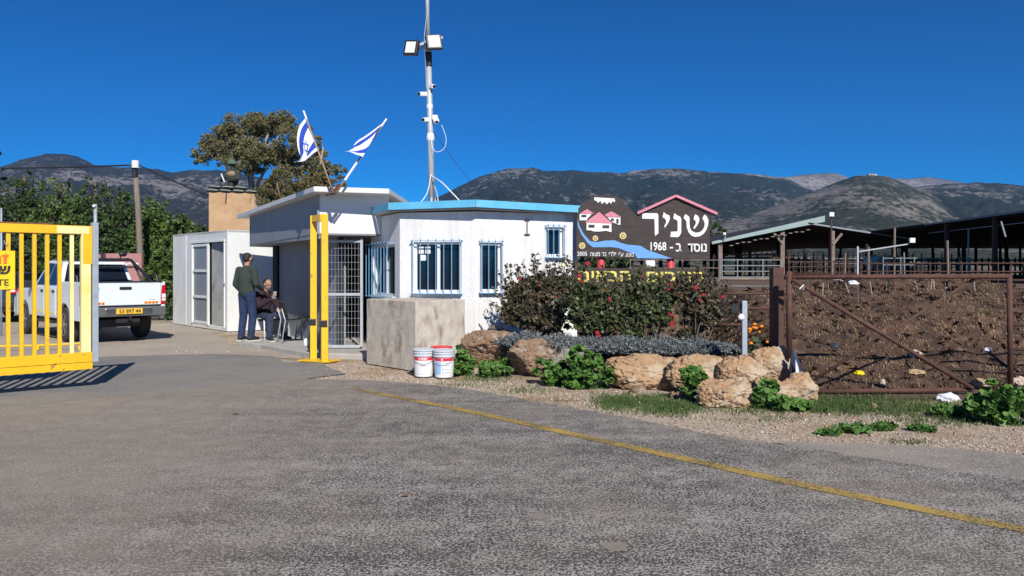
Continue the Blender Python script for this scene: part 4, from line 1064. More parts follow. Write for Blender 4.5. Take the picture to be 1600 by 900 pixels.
# ---------------------------------------------------------------- chairs
def chair(loc, rz, label, shell, legm, back_h=.86):
    c = thing('chair', loc, label, 'chair', rz=rz)
    mb = MB(); mb.prism([(-.22,-.20,.43),(.22,-.20,.43),(.24,.24,.45),(-.24,.24,.45)], (0,0,.025)); build('seat', mb, shell, c, bevel=.012)
    mb = MB(); n = 9; vs = []
    for j in range(6):
        z = .52+(back_h-.52)*j/5; w = .225*(1-.12*(j/5)**2)
        for i in range(n):
            u = -1+2*i/(n-1); vs.append((u*w, -.20-.10*(j/5)+.045*u*u, z + (-.03*u*u if j == 5 else 0)))
    fs = [(j*n+i,j*n+i+1,(j+1)*n+i+1,(j+1)*n+i) for j in range(5) for i in range(n-1)]; mb.add(vs, fs)
    o = build('backrest', mb, shell, c, smooth=True); so_ = o.modifiers.new('s', 'SOLIDIFY'); so_.thickness = .014
    for sx in (-1, 1):
        mb = MB(); mb.tube([(sx*.215,.22,.445),(sx*.235,.27,.0)], .013, 8); build('leg', mb, legm, c, smooth=True)
        mb = MB(); mb.tube([(sx*.20,-.27,.70),(sx*.205,-.20,.45),(sx*.23,-.28,.0)], .013, 8); build('leg', mb, legm, c, smooth=True)
    return c
chair((-5.20,16.99,.08), R(-130), 'white plastic chair the seated man sits on', 'chair_white', 'chair_white', .80)
chair((GX(458,16.3),16.3,.08), R(-62), 'empty black chair with pale metal legs beside the seated man', 'black_plastic', 'galvanised', .88)
chair((GX(484,16.9),17.0,.08), R(120), 'black chair half hidden behind the left yellow post', 'black_plastic', 'dark_metal', .82)
mb = MB(); c = (GX(447,17.3),17.3,.08)
mb.lathe([(.115,0),(.11,.02),(.085,.22),(.06,.30),(.03,.34),(.001,.345)], c, 20)
recenter(tag(build('canister', mb, 'galvanised', smooth=True), 'small silver canister on the slab behind the black chair', 'canister'), c)
mb = MB(); c = (GX(479,15.5),15.5,.08); mb.lathe([(.05,0),(.055,.02),(.055,.13),(.02,.15)], c, 14); recenter(tag(build('jug', mb, 'chair_white', smooth=True), 'small white jug on the slab by the left yellow post', 'jug'), c)

# ---------------------------------------------------------------- mast with floodlights and cameras
D = 15.0; bx = GX(675,D); tx = GX(667.5,D)
ms = thing('light_mast', (bx, D, 2.66), 'tall slim grey steel mast on the guard house roof', 'mast')
def mx(py): z = zpy(py, D); return Vector((bx+(tx-bx)*(315-py)/315, D, z))
mb = MB(); mb.tube([(bx,D,2.62), mx(215), mx(70)], [.06,.056,.052], 16); mb.tube([mx(70), mx(-80)], [.038,.036], 14); mb.tube([mx(84), mx(62)], .062, 14)
build('pole', mb, 'galvanised', ms, smooth=True)
mb = MB()
for a_ in range(3):
    t = 2*math.pi*a_/3+.5; mb.bar((bx,D,2.98), (bx+.17*math.cos(t), D+.17*math.sin(t), 2.66), .03)
mb.box((bx,D,2.65), (.34,.34,.02)); build('base_bracket', mb, 'galvanised', ms)
mb = MB(); mb.bar(mx(74)+Vector((-.32,-.06,-.02)), mx(70)+Vector((.28,-.06,.12)), .045); build('cross_arm', mb, 'galvanised', ms)
for (py, cap_) in ((84,0),):
    mb = MB(); mb.tube([mx(104), mx(82)], .064, 14); build('black_collar', mb, 'black_plastic', ms)
for (px, py, rzz, tilt, lb) in ((643,75,-22,8,'left square floodlight on the mast, facing slightly left'), (678,66,14,12,'right square floodlight on the mast, the higher of the two')):
    c = PX(px, py, D-.22); M = Matrix.Rotation(R(rzz),3,'Z') @ Matrix.Rotation(R(-tilt),3,'X') @ Matrix.Rotation(R(6 if px < 660 else -6),3,'Y')
    fl = thing('floodlight', c, lb, 'floodlight', 'floodlights on the mast')
    mb = MB(); mb.box(c, (.29,.075,.29), M=M); build('housing', mb, 'black_plastic', fl, bevel=.015)
    mb = MB(); mb.box(c-M @ Vector((0,.041,0)), (.20,.008,.21), M=M); build('led_panel', mb, 'led_face', fl)
    mb = MB(); mb.box(c+M @ Vector((.0,.10,0)), (.06,.14,.05), M=M); mb.bar(c+M @ Vector((.0,.15,0)), mx(74)+Vector((-.1 if px < 660 else .05,-.02,0)), .04); build('bracket', mb, 'dark_metal', fl)
def camera_unit(px, py, dx, lb, dome=False):
    c = PX(px, py, D-.06); t = thing('security_camera', c, lb, 'camera', 'cameras on the mast')
    mb = MB(); d = Vector((dx,-.6,-.12)).normalized()
    if dome: mb.box(c, (.10,.10,.09)); mb.ball(c-Vector((-.02,.02,.06)), .06, 8)
    else: mb.bar(c-d*.07, c+d*.08, .075, .075)
    h = build('housing', mb, 'tape_white', t, bevel=.01)
    mb = MB(); mb.tube([c+d*.075, c+d*.10], .028, 10) if not dome else mb.ball(c-Vector((-.03,.05,.08)), .032, 8); build('lens', mb, 'glass', h)
    mb = MB(); mb.bar(c, (mx(py).x, D, c.z), .03); build('bracket', mb, 'tape_white', t)
camera_unit(661, 147, -.7, 'white camera on the mast pointing left, below the floodlights')
camera_unit(674, 135, .5, 'topmost small white camera on the right side of the mast')
camera_unit(680, 184, .7, 'white dome camera on the right side of the mast, lowest one', True)
camera_unit(666, 187, -.4, 'tiny white camera on the left side of the mast beside the dome camera')
for py, w, lb in ((214,.075,'crumpled white tape wrap'), (165,.062,'thin pale tape wrap')):
    mb = MB(); mb.tube([mx(py+6), mx(py+2), mx(py-2), mx(py-6)], [w*.85,w,w*.9,w*.8], 9); build('tape_wrap', mb, 'tape_white', ms)
def cable(name, pts, r, m, label, cat='cable', parent=None):
    P = [Vector(p) for p in pts]; out = []
    for i in range(len(P)-1):
        p0, p1, p2, p3 = P[max(i-1,0)], P[i], P[i+1], P[min(i+2,len(P)-1)]
        for k in range(8):
            t = k/8; out.append(.5*((2*p1)+(p2-p0)*t+(2*p0-5*p1+4*p2-p3)*t*t+(3*p1-p0-3*p2+p3)*t**3))
    out.append(P[-1]); mb = MB(); mb.tube(out, r, 6)
    o = build(name, mb, m, parent, smooth=True)
    if parent is None: tag(o, label, cat); recenter(o, P[-1])
    return o
cable('cable', [mx(275)+Vector((0,-.06,0)), PX(690,285,14.5), PX(708,303,14.3), PX(722,318,14.2)], .011, 'tape_white', 'thick white cable running from the mast down to the roof on its right')
cable('cable', [mx(272)+Vector((0,-.06,0)), PX(668,300,14.7), PX(657,317,14.6)], .008, 'tape_white', 'white cable looping down the left side of the mast foot')
cable('cable', [mx(285)+Vector((.03,-.06,0)), PX(682,300,14.7), PX(685,317,14.6)], .012, 'galvanised', 'grey cable looping down the right side of the mast foot')
cable('cable', [mx(20)+Vector((0,-.05,0)), PX(663,60,14.9), PX(665,100,14.9), mx(140)+Vector((-.05,-.03,0))], .006, 'galvanised', 'thin cable along the upper mast beside the floodlights')
cable('cable', [mx(214)+Vector((0,-.06,0)), PX(679,236,14.8), PX(693,233,14.8), PX(697,217,14.8), PX(690,195,14.8)], .005, 'tape_white', 'thin loose cable loop hanging right of the mast middle')
cable('guy_wire', [mx(200), PX(745,298,17.0)], .004, 'rust_dark', 'thin guy wire slanting from the mast down to the right', 'wire')
cable('guy_wire', [PX(880,318,14.4), PX(868,285,14.5), mx(-60)], .0012, 'rust_dark', 'very thin wire from the mast top to the right end of the roof', 'wire')

# ---------------------------------------------------------------- flags
def flag(loc_px, tip_px, grip_px, D0, D1, curves, label, star=True, tape=False):
    base = PX(*loc_px, D0); tip = PX(*tip_px, D1)
    fl = thing('flag', base, label, 'flag', 'flags on the booth roof')
    mb = MB(); mb.tube([base, base.lerp(tip,.5), tip], [.018,.016,.012], 8); po = build('pole', mb, 'pole_wood', fl, smooth=True)
    if tape: mb = MB(); mb.tube([base.lerp(tip,.18), base.lerp(tip,.42)], .021, 8); build('white_tape', mb, 'tape_white', po)
    mb = MB(); mb.tube([base.lerp(tip,.93), tip+(tip-base).normalized()*.06], .016, 8); build('tip', mb, 'tape_white', po)
    nu, nv = 26, 30
    def Sx(u, v):
        cu = []
        for c in curves:
            t = v*(len(c)-1); i = min(int(t), len(c)-2); f = t-i
            p0 = Vector(c[max(i-1,0)]); p1 = Vector(c[i]); p2 = Vector(c[i+1]); p3 = Vector(c[min(i+2,len(c)-1)])
            cu.append(.5*((2*p1)+(p2-p0)*f+(2*p0-5*p1+4*p2-p3)*f*f+(3*p1-p0-3*p2+p3)*f**3))
        t = u*(len(cu)-1); i = min(int(t), len(cu)-2); q = cu[i].lerp(cu[i+1], t-i)
        Dd = D0+(D1-D0)*(1-u)*.8 + .028*math.sin(8*v+2.2*u+1)*v**.7 + .02*math.sin(9*u+3*v)*v - .06*v
        return PX(q.x, q.y, Dd)
    vs = [Sx(i/nu, j/nv) for i in range(nu+1) for j in range(nv+1)]
    def strip(u0, u1, n):
        m_ = MB(); k = nv+1; vs = [Sx(u0+(u1-u0)*i/n, j/nv) for i in range(n+1) for j in range(k)]
        m_.add(vs, [(i*k+j,i*k+j+1,(i+1)*k+j+1,(i+1)*k+j) for i in range(n) for j in range(nv)]); return m_
    cl = MB()
    for u0, u1, n in ((0,.10,4),(.30,.70,14),(.90,1,4)): q = strip(u0,u1,n); cl.add(q.v, q.f)
    cloth = build('cloth', cl, 'flag_white', fl, fix=False, smooth=True)
    for u0, u1 in ((.10,.30),(.70,.90)): build('stripe', strip(u0,u1,5), 'flag_blue', cloth, fix=False, smooth=True)
    if star:
        st = MB(); cu_, cv_, r = .5, .45, .225
        for side_ in (1, -1):
            for tri in (0, 1):
                for k in range(3):
                    a0, a1 = math.pi*2*k/3+math.pi*tri, math.pi*2*(k+1)/3+math.pi*tri; n = 8
                    for rr in (0,):
                        A = [(cu_+r*math.cos(a0)*f1*1.0, cv_+r*math.sin(a0)*f1*.86) for f1 in (1,.74)]; B = [(cu_+r*math.cos(a1)*f1, cv_+r*math.sin(a1)*f1*.86) for f1 in (1,.74)]
                        for i in range(n):
                            q = []
                            for (t, w) in ((i/n,0),((i+1)/n,0),((i+1)/n,1),(i/n,1)):
                                u = A[w][0]+(B[w][0]-A[w][0])*t; v_ = A[w][1]+(B[w][1]-A[w][1])*t
                                p = Sx(u, v_); nn = (Sx(u+.01,v_)-p).cross(Sx(u,v_+.01)-p).normalized(); q.append(p+nn*.006*side_)
                            st.add(q, [(0,1,2,3)])
        build('star', st, 'flag_blue', cloth, fix=False)
    return fl
flag((521,302), (476,178), None, 13.97, 13.98,
     [[(477,185),(468,197),(464,215),(466,235),(471,246)], [(482,201),(477,214),(475,228),(475,240),(468,250)], [(490,218),(485,227),(480,238),(478,248),(463,254)], [(498,234),(489,240),(481,247),(474,252),(459,253)]],
     'blue and white flag with a six-pointed star hanging open on the left pole')
flag((525,302), (601,190), None, 13.97, 14.2,
     [[(597,193),(584,203),(570,213),(560,219),(553,226)], [(588,207),(579,216),(568,224),(560,229),(553,231)], [(578,225),(571,231),(562,234),(553,236),(545,236)], [(567,245),(562,243),(556,241),(549,238),(539,236)]],
     'blue and white flag folded in the wind on the right pole', star=False, tape=True)

# ---------------------------------------------------------------- painted village sign
D = 14.2
sgn = thing('village_sign', (GX(1004,D), D, .4), 'dark wooden welcome sign with white lettering, painted houses and blue river', 'sign')
FZ = D-.03    # front of the boards
def flat(name, pts, m, parent, k, conv=lambda p: p, th=.003):
    """painted shape on the board; k = layer"""
    y = FZ-.002-k*.0035
    mb = MB(); mb.prism([(GX(px,D), y, zpy(py,D)) for px, py in map(conv, pts)], (0,-th*.6,0)); return build(name, mb, m, parent)
c4 = lambda p: (880+p[0]/3.215, 280+p[1]/3.215)
c6 = lambda p: (890+p[0]/5, 300+p[1]/5)
cl_ = lambda p: (1000+p[0]/11.25, 320+p[1]/11.25)
cr = lambda p: (895+p[0]/8.18, 300+p[1]/8.18)
out = [(900.5,401),(900.8,345),(901.5,327),(910,319),(918,312),(927,307),(946,304.5),(962,307),(970,313),(980,322),(988,331),(994,336.5),(1003,333),(1054.8,309),(1108.5,334),(1108.5,405)]
mb = MB(); mb.prism([(GX(px,D), FZ, zpy(py,D)) for px, py in out], (0,.03,0)); board = build('board', mb, 'sign_wood', sgn)
mb = MB()
for py in (323.5, 339, 353.5, 367, 381.5, 395):
    mb.box((GX(955 if py < 333 else 1004.5,D), FZ-.0005, zpy(py,D)), (GX(978 if py < 333 else 1106,D)-GX(925 if py < 333 else 902,D), .002, .006))
build('plank_gap', mb, 'black_ink', board)
mb = MB()
for a, b in (((995,333.5),(1055,306.5)),((1055,306.5),(1119.5,334.5))):
    p, q = PX(*a,D), PX(*b,D); mb.bar((p.x,D-.02,p.z), (q.x,D-.02,q.z), .13, .045)
build('roof_trim', mb, 'paint_pink', board, bevel=.004)
mb = MB(); mb.tube([(GX(942,D),D,zpy(306,D)),(GX(942,D),D,zpy(298,D))], .01, 6); build('small_pin', mb, 'rust_dark', board)
flat('snow', [(275,70),(530,85),(540,125),(520,130),(505,115),(485,155),(465,125),(430,160),(405,125),(370,155),(350,115),(320,140),(300,115),(270,105)], 'paint_white_flat', board, 0, cr)
hs = [('left', [(85,280),(180,218),(272,280)], [(85,284),(240,284),(180,345),(180,362),(85,362)], [[(107,293),(172,293),(172,325),(107,325)]]),
      ('right', [(400,295),(490,248),(617,322),(440,322)], [(440,326),(605,328),(605,422),(575,418),(500,385)], [[(485,340),(522,340),(522,373),(485,373)],[(552,345),(582,345),(582,405),(552,405)]]),
      ('mid', [(150,392),(335,258),(508,407)], [(172,396),(490,406),(490,515),(420,498),(330,507),(270,507),(230,493),(172,490)], [[(197,420),(275,420),(275,458),(197,458)],[(375,427),(462,427),(462,465),(375,465)]])]
for i, (_, rf_, wl, ws) in enumerate(hs):
    w = flat('painted_house', wl, 'paint_white_flat', board, i*2, cr); flat('painted_roof', rf_, 'paint_pink', w, i*2+1, cr)
    for q in ws: flat('painted_window', q, 'paint_dark', w, i*2+1, cr)
up_ = [(62,215),(75,265),(110,330),(160,385),(210,392),(280,380),(350,378),(400,398),(450,412),(550,420),(610,455),(700,485),(800,521)]
dn_ = [(527,517),(505,482),(450,466),(380,438),(320,430),(240,432),(180,432),(140,400),(90,330),(62,262)]
flat('painted_river', up_+dn_, 'paint_blue', board, 0, c6)
for cx, cy, r in ((97,420,29),(200,362,25),(415,342,31)):
    pts = [(cx+(r if i % 2 == 0 else r*.68)*math.cos(math.pi*i/12), cy+(r if i % 2 == 0 else r*.68)*math.sin(math.pi*i/12)) for i in range(24)]
    f_ = flat('painted_sunflower', pts, 'paint_cream', board, 0, c6)
    for rr, m, k in ((.48,'paint_brown',1),(.25,'paint_cream',2)): flat('flower_centre', [(cx+r*rr*math.cos(t*math.pi/7), cy+r*rr*math.sin(t*math.pi/7)) for t in range(14)], m, f_, k, c6)
for pts in ([(35,150),(290,150),(315,170),(318,500),(262,550),(255,500),(248,250),(35,245)],
    [(410,130),(450,165),(510,190),(520,240),(500,300),(435,405),(420,380),(455,310),(450,270),(430,240),(392,225),(400,180)],
    [(600,150),(640,185),(700,210),(718,250),(718,490),(690,545),(660,570),(525,565),(540,475),(640,470),(655,460),(655,300),(640,270),(580,245),(585,200)],
    [(790,165),(850,205),(865,240),(862,330),(870,410),(900,460),(960,490),(1020,490),(1080,460),(1120,400),(1130,340),(1120,290),(1090,245),(1110,195),(1135,175),(1170,215),(1195,270),(1190,350),(1160,440),(1110,510),(1040,555),(960,565),(900,545),(845,480),(815,400),(810,300),(795,270),(760,235),(770,200)],
    [(965,170),(1010,195),(1035,240),(1030,300),(1000,360),(945,430),(930,410),(970,340),(975,290),(935,255),(945,210)]):
    flat('letter', pts, 'paint_white_flat', board, 0, cl_)
def ptxt(body, pxl, pxr, ybase, hpx, m, parent, bold, y=None):
    s_ = D/F
    M = frame_M((GX(pxl,D), y or FZ-.004, zpy(ybase,D)), (1,0,0)); 
    return text_mesh('lettering', body, hpx*s_*1.38, m, parent, M, bold=bold, width=(pxr-pxl)*s_)
ptxt('1968', 1016, 1040.5, 391, 13, 'paint_white_flat', board, .0035)
ptxt('-', 1046, 1051, 391, 13, 'paint_white_flat', board, .003)
ptxt('ב', 1055.5, 1064, 392.5, 14.5, 'paint_white_flat', board, .004)
ptxt('דסונ', 1074, 1103.5, 393, 14.5, 'paint_white_flat', board, .004)
ptxt('2005', 901.8, 917, 399.5, 6.5, 'paint_white_flat', board, .0008)
ptxt('הוצמ', 922, 937, 400, 6.8, 'paint_white_flat', board, .0009)
ptxt('רב', 940, 947, 400, 6.8, 'paint_white_flat', board, .0009)
ptxt('ידלי', 951, 962, 400, 6.8, 'paint_white_flat', board, .0009)
ptxt("י'ע", 966, 973.5, 400.5, 6.8, 'paint_white_flat', board, .0009)
ptxt('עצוב', 977, 990, 400.8, 6.8, 'paint_white_flat', board, .0009)
# lower board with yellow welcome lettering and the two red posts
mb = MB(); a, b = GX(897,D), GX(1100,D); mb.box(((a+b)/2, D, (zpy(419,D)+zpy(445,D))/2), (b-a, .03, zpy(419,D)-zpy(445,D))); lb_ = build('lower_board', mb, 'sign_wood', sgn)
mb = MB(); mb.box((GX(1104.5,D), D, zpy(440,D)-.1), (.07,.06,.62)); build('side_post', mb, 'sign_wood', sgn)
ptxt('םיכורב', 1010, 1101, 440.5, 19, 'paint_yellow', lb_, .0045, D-.018)
ptxt('םיאבה', 903, 985, 439.5, 19, 'paint_yellow', lb_, .0045, D-.018)
for px in (939, 1047.5):
    mb = MB(); x = GX(px,D+.09); mb.tube([(x,D+.09,.1),(x,D+.09,zpy(330,D))], .066, 16); build('post', mb, 'paint_red', sgn, smooth=True)

# ---------------------------------------------------------------- rocks
def rock(pxa, pxb, pyt, pyb, Dr, m, label, seed, depth=.75, flatn=.0, zb=None, sink=.06, ncol=1., cat='rock', gr='boulders round the planting bed', rough=1.):
    x0, x1 = GX(pxa,Dr), GX(pxb,Dr); z1 = zpy(pyt,Dr); z0 = zpy(pyb,Dr) if zb is None else zb
    w, h = (x1-x0)/2, (z1-z0)/2+sink/2; c = Vector(((x0+x1)/2, Dr+w*depth*.5, (z0+z1)/2-sink/2))
    bm = bmesh.new(); bmesh.ops.create_icosphere(bm, subdivisions=6, radius=1)
    g = random.Random(seed); cuts = []
    for k in range(13):
        d = Vector((g.gauss(0,1), g.gauss(0,1), g.gauss(0,.8))).normalized(); cuts.append((d, g.uniform(.66,.92)))
    for v in bm.verts:
        p = v.co.copy()
        p = Vector((math.copysign(abs(p.x)**.8,p.x), math.copysign(abs(p.y)**.8,p.y), math.copysign(abs(p.z)**.75,p.z)))
        for d, t in cuts:
            e = p.dot(d)-t
            if e > 0: p -= d*e*.85
        n1 = fbm(p.x*1.5+seed, p.y*1.5, p.z*1.5, 3); n2 = fbm(p.x*5, p.y*5+seed, p.z*5, 4); n3 = abs(fbm(p.x*3.1, p.y*3.1+seed*2, p.z*3.1, 3))
        n4 = abs(fbm(p.x*5+seed, p.y*5, p.z*6, 3)); r = 1+rough*(.17*n1+.05*n2-.15*(max(0,.24-n3)/.24)**2-.04*(max(0,.15-n4)/.15))
        v.co = Vector((p.x*w*1.14*r, p.y*w*depth*1.14*r, p.z*h*1.14*r))
    me = bpy.data.meshes.new('boulder'); bm.to_mesh(me); bm.free()
    o = finish('boulder', me, m, smooth=True); o.location = c; o.rotation_euler = (0,0,g.uniform(-.12,.12)); tag(o, label, cat, gr); return o
rk = [
 (728,806,515,563,12.75,'rock_brown','brown boulder at the left end of the bed beside the concrete block',.8),
 (762,800,510,530,13.15,'rock_grey','small grey stone peeping out behind the leftmost brown boulder',.8),
 (797,884,534,586,11.8,'rock_brown','reddish brown slanting boulder behind the left green weeds',.8),
 (862,922,549,586,11.45,'rock_grey','rough greyish boulder between the slanting one and the large flat one',.8),
 (955,1074,561,610,10.55,'rock','largest long flat-topped tan boulder in the middle of the row',.6),
 (1052,1140,560,600,10.2,'rock','smooth tan boulder resting behind the right end of the largest one',.6),
 (1130,1206,560,606,9.95,'rock','knobbly tan boulder in the upper right pile, left half',.7),
 (1172,1240,542,592,10.15,'rock','highest rounded tan boulder of the right pile by the rusty post',.7),
 (1098,1178,595,636,9.15,'rock','pitted tan boulder at the foot of the pile, nearest the road',.7),
 (1182,1245,592,630,9.45,'rock','low tan boulder behind the green weeds at the foot of the right pile',.7),
 (1224,1280,586,628,9.55,'rock','round orange-stained boulder at the far right end of the row',.8),
 (983,1012,604,618,10.0,'rock_brown','small red-brown stone below the largest boulder, left one',.8),
 (1048,1077,612,628,9.75,'rock_brown','small brown stone lying in the grass below the right end of the largest boulder',.8)]
for i, (a, b, t, bt_, Dr, m, lb2, dp) in enumerate(rk): rock(a, b, t, bt_, Dr, m, lb2, 31+i*7, dp)

# ---------------------------------------------------------------- plants of the bed
def stems(mb, base, tips, r0=.018, g=None):
    for t in tips:
        b = Vector(base)+Vector((g.uniform(-.08,.08), g.uniform(-.08,.08), 0)); t = Vector(t); m_ = b.lerp(t,.5)+Vector((g.uniform(-.1,.1), g.uniform(-.1,.1), g.uniform(0,.1)))
        mb.tube([b, m_, t], [r0, r0*.6, r0*.25], 6)
def rose_bush(blobs, label, seed, n, m='leaf_rose', petals=(), pm='petal_red', lsz=.058):
    n = int(n*1.7); blobs = blobs+[(b[0]+.12*math.sin(i*2.3), b[1]-.05, b[2]-.10+.22*math.cos(i*1.7), b[3]*.8, b[4]*.8, b[5]*.8) for i, b in enumerate(blobs)]
    c = Vector((sum(b[0] for b in blobs)/len(blobs), sum(b[1] for b in blobs)/len(blobs), 0)); c.z = gz(c.x, c.y)-.02
    t = thing('rose_bush', c, label, 'bush', 'rose bushes in the planting bed'); g = random.Random(seed)
    P, tint, cc = blob_points(blobs, n, seed, clumps=36, cr=.27, shell=.05)
    rg = np.random.default_rng(seed+1); h0 = P[:,2]
    # sprigs poking out of the outline
    arr_mesh('foliage', leaves(P, lsz, seed, 4, .75, up=.4), 4, m, t, tint)
    mb = MB(); tips = [cc[g.randrange(len(cc))] for _ in range(42)]; stems(mb, c, tips, .016, g); build('stem', mb, 'bark', t, smooth=True)
    # long shoots with a few leaves
    sh = MB(); L_ = []
    for b in blobs:
        for _ in range(13):
            a0 = g.uniform(0, math.pi); p = Vector((b[0]+b[3]*.8*math.cos(a0), b[1]+g.uniform(-.6,.3)*b[4], b[2]+b[5]*.8*math.sin(a0))); q = p+Vector((.20*math.cos(a0)+g.uniform(-.05,.05), g.uniform(-.1,.1), .30*abs(math.sin(a0))+.02))
            sh.tube([p, q], [.005,.002], 4)
            for k in range(9): L_.append(p.lerp(q, .2+.09*k)+Vector((g.uniform(-.03,.03), g.uniform(-.03,.03), g.uniform(-.03,.03))))
    build('shoot', sh, 'bark', t).__setitem__('kind','stuff'); arr_mesh('shoot_leaves', leaves(np.array([tuple(p) for p in L_]), .055, seed+2, 4, .7), 4, m, t, np.random.default_rng(1).uniform(0,1,len(L_)))
    for (px, py, Df, r, mm) in petals:
        p = PX(px, py, Df); fb = MB(); r *= .72
        for k in range(10):
            a0 = 2*math.pi*k/5+.3*k; rr = r*(.75 if k < 5 else .4)
            d = Vector((math.cos(a0), -.35, math.sin(a0))).normalized(); u = Vector((-math.sin(a0), 0, math.cos(a0)))
            fb.ball(p+d*rr*.55+Vector((0,-r*.2*(k>=5),0)), (r*.52, r*.18, r*.46), 5, rot=Matrix((u, Vector((0,1,0)), d)).transposed().to_3x3())
        build('blossom', fb, mm, t, smooth=True)
    return t
def PB(px, py, Db, rx, rz_, ry=None):   # blob given by where it is seen
    p = PX(px, py, Db); s_ = Db/F; return (p.x, p.y, p.z, rx*s_, (ry or rx*.8)*s_, rz_*s_)
rose_bush([PB(832,462,12.9,34,34,22),PB(812,490,12.9,24,30,20),PB(858,478,12.9,34,40,24),PB(880,450,12.9,22,28,18),PB(850,510,12.8,42,20,24),PB(800,465,12.9,12,30,16),PB(835,440,12.9,26,16,18)],
    'brownish green rose bush against the white wall at the left of the bed', 5, 11000, 'leaf_rose_brown',
    ((816,413,12.5,.035,'petal_red'),(812,436,12.5,.045,'petal_red'),(879,454,12.5,.045,'petal_red'),(868,464,12.5,.04,'petal_red'),(880,414,12.6,.05,'petal_pale'),(842,446,12.5,.03,'petal_red')))
rose_bush([PB(922,468,12.4,36,24,24),PB(905,478,12.4,30,32,24),PB(945,484,12.4,38,32,24),PB(975,472,12.4,26,20,20),PB(935,505,12.3,46,22,24)],
    'dense dark green rose bush below the left half of the sign', 8, 14000, 'leaf_rose',
    ((918,412,12.1,.07,'petal_red'),(905,431,12.0,.06,'petal_red'),(907,439,12.0,.05,'petal_red'),(952,467,12.0,.045,'petal_red'),(933,520,11.9,.06,'petal_red'),(936,525,11.9,.05,'petal_red'),(968,438,12,.03,'petal_red')))
rose_bush([PB(1012,469,12.3,28,22,22),PB(1020,482,12.2,26,22,20),PB(1000,492,12.2,28,24,20),PB(1010,452,12.4,16,10,12),PB(1045,470,12.3,18,16,14)],
    'green rose bush around the right red post of the sign', 12, 9500, 'leaf_rose',
    ((1049,445,12.0,.04,'petal_red'),(1003,432,12.0,.03,'petal_red'),(1045,452,12.0,.035,'petal_red')))
rose_bush([PB(1085,472,12.2,28,26,20),PB(1105,478,12.2,24,26,20),PB(1082,490,12.2,24,20,20),PB(1068,462,12.2,16,14,12),PB(1100,496,12.1,20,16,18)],
    'loose rose bush with red blooms at the right end of the bed', 17, 8000, 'leaf_rose_brown',
    ((1087,450,11.9,.06,'petal_red'),(1099,461,11.9,.05,'petal_red'),(1093,469,11.9,.045,'petal_red'),(1129,464,11.9,.05,'petal_red'),(1065,462,11.9,.03,'petal_red')))
# lavender cushions
def lavender(px, py, Dl, w, h, label, seed):
    g = np.random.default_rng(seed); x, z0 = GX(px,Dl), gz(GX(px,Dl), Dl); t = thing('lavender_bush', (x,Dl,z0), label, 'lavender', 'lavender cushions along the rocks')
    n = 900; a = g.uniform(0,2*math.pi,n); r = np.sqrt(g.uniform(0,1,n)); ang = r*1.15
    b = np.stack([x+np.cos(a)*r*w*.45, Dl+np.sin(a)*r*w*.35, np.full(n,z0)],1)
    d = np.stack([np.cos(a)*np.sin(ang), np.sin(a)*np.sin(ang), np.cos(ang)],1); h *= .66; L_ = h*g.uniform(.5,1.25,n)*(1-.25*r)
    e = b+d*L_[:,None]; s_ = np.cross(d, g.normal(size=(n,3))); s_ /= np.linalg.norm(s_,axis=1)[:,None]
    V = []; tn = []
    wd = .007
    V = np.stack([b-s_*wd, b+s_*wd, e+s_*wd*.6, e-s_*wd*.6],1).reshape(-1,3)
    arr_mesh('stems', V, 4, 'leaf_lavender', t, g.uniform(0,.6,n))
    k = 7; f = g.uniform(.35,1,(n,k)); P = (b[:,None,:]+(e-b)[:,None,:]*f[...,None]).reshape(-1,3)+g.normal(size=(n*k,3))*.010
    arr_mesh('foliage', leaves(P, .042, seed, 4, .32, up=.2), 4, 'leaf_lavender', t, g.uniform(0,1,n*k))
for i, (px, Dl, w, h, lb2) in enumerate([(822,12.55,.75,.34,'grey lavender cushion below the leftmost rose bush'),(875,12.1,.75,.34,'grey lavender cushion above the slanting brown boulder'),
        (925,11.75,.75,.33,'grey lavender cushion above the rough greyish boulder'),(972,11.5,.7,.34,'grey-green lavender cushion behind the left part of the largest boulder'),
        (1030,11.35,.75,.36,'silvery lavender cushion at the foot of the right red post'),(1088,11.3,.75,.34,'silvery lavender cushion behind the smooth tan boulder'),(1128,11.2,.5,.24,'small lavender tuft left of the steel stake')]):
    lavender(px, 0, Dl, w, h, lb2, 100+i)
# marigold
def weed(px, py, Dw, w, h, label, seed, m='leaf_mallow', n=520, lsz=.058, sides=6, name='mallow_weed', cat='weed', flowers=0, group='green weeds by the rocks'):
    g = np.random.default_rng(seed); x = GX(px,Dw); z0 = gz(x,Dw)-.02; t = thing(name, (x,Dw,z0), label, cat, group)
    s_ = Dw/F; W2, H2 = w*s_/2, h*s_
    blobs = [(x+g.uniform(-.55,.55)*W2, Dw+g.uniform(-.4,.4)*W2*.7, z0+H2*g.uniform(.25,.5), W2*g.uniform(.4,.6), W2*g.uniform(.35,.5), H2*g.uniform(.38,.52)) for _ in range(6)]
    n = int(n*1.7); P, tint, cc = blob_points(blobs, n, seed, clumps=12, cr=.30, shell=.2); P[:,2] = np.maximum(P[:,2], z0+.03)
    arr_mesh('foliage', leaves(P, lsz, seed, sides, .85, up=.9, face=np.array([0,-.3,.35])), sides, m, t, tint)
    mb = MB(); r_ = random.Random(seed); stems(mb, (x,Dw,z0), [P[r_.randrange(len(P))] for _ in range(26)], .006, r_); build('stem', mb, m, t)
    for k in range(flowers):
        p = P[r_.randrange(len(P))]; fb = MB(); fb.ball((p[0]*1.0+r_.uniform(-.1,.1),p[1]-.04,z0+H2*r_.uniform(.62,1.0)), (.028,.022,.02), 5); build('blossom', fb, 'petal_orange', t)
weed(1182,0,10.6,62,84,'marigold plant with orange flowers beside the steel stake',60,'leaf_marigold',700,.04,5,'marigold','flower',16,None)
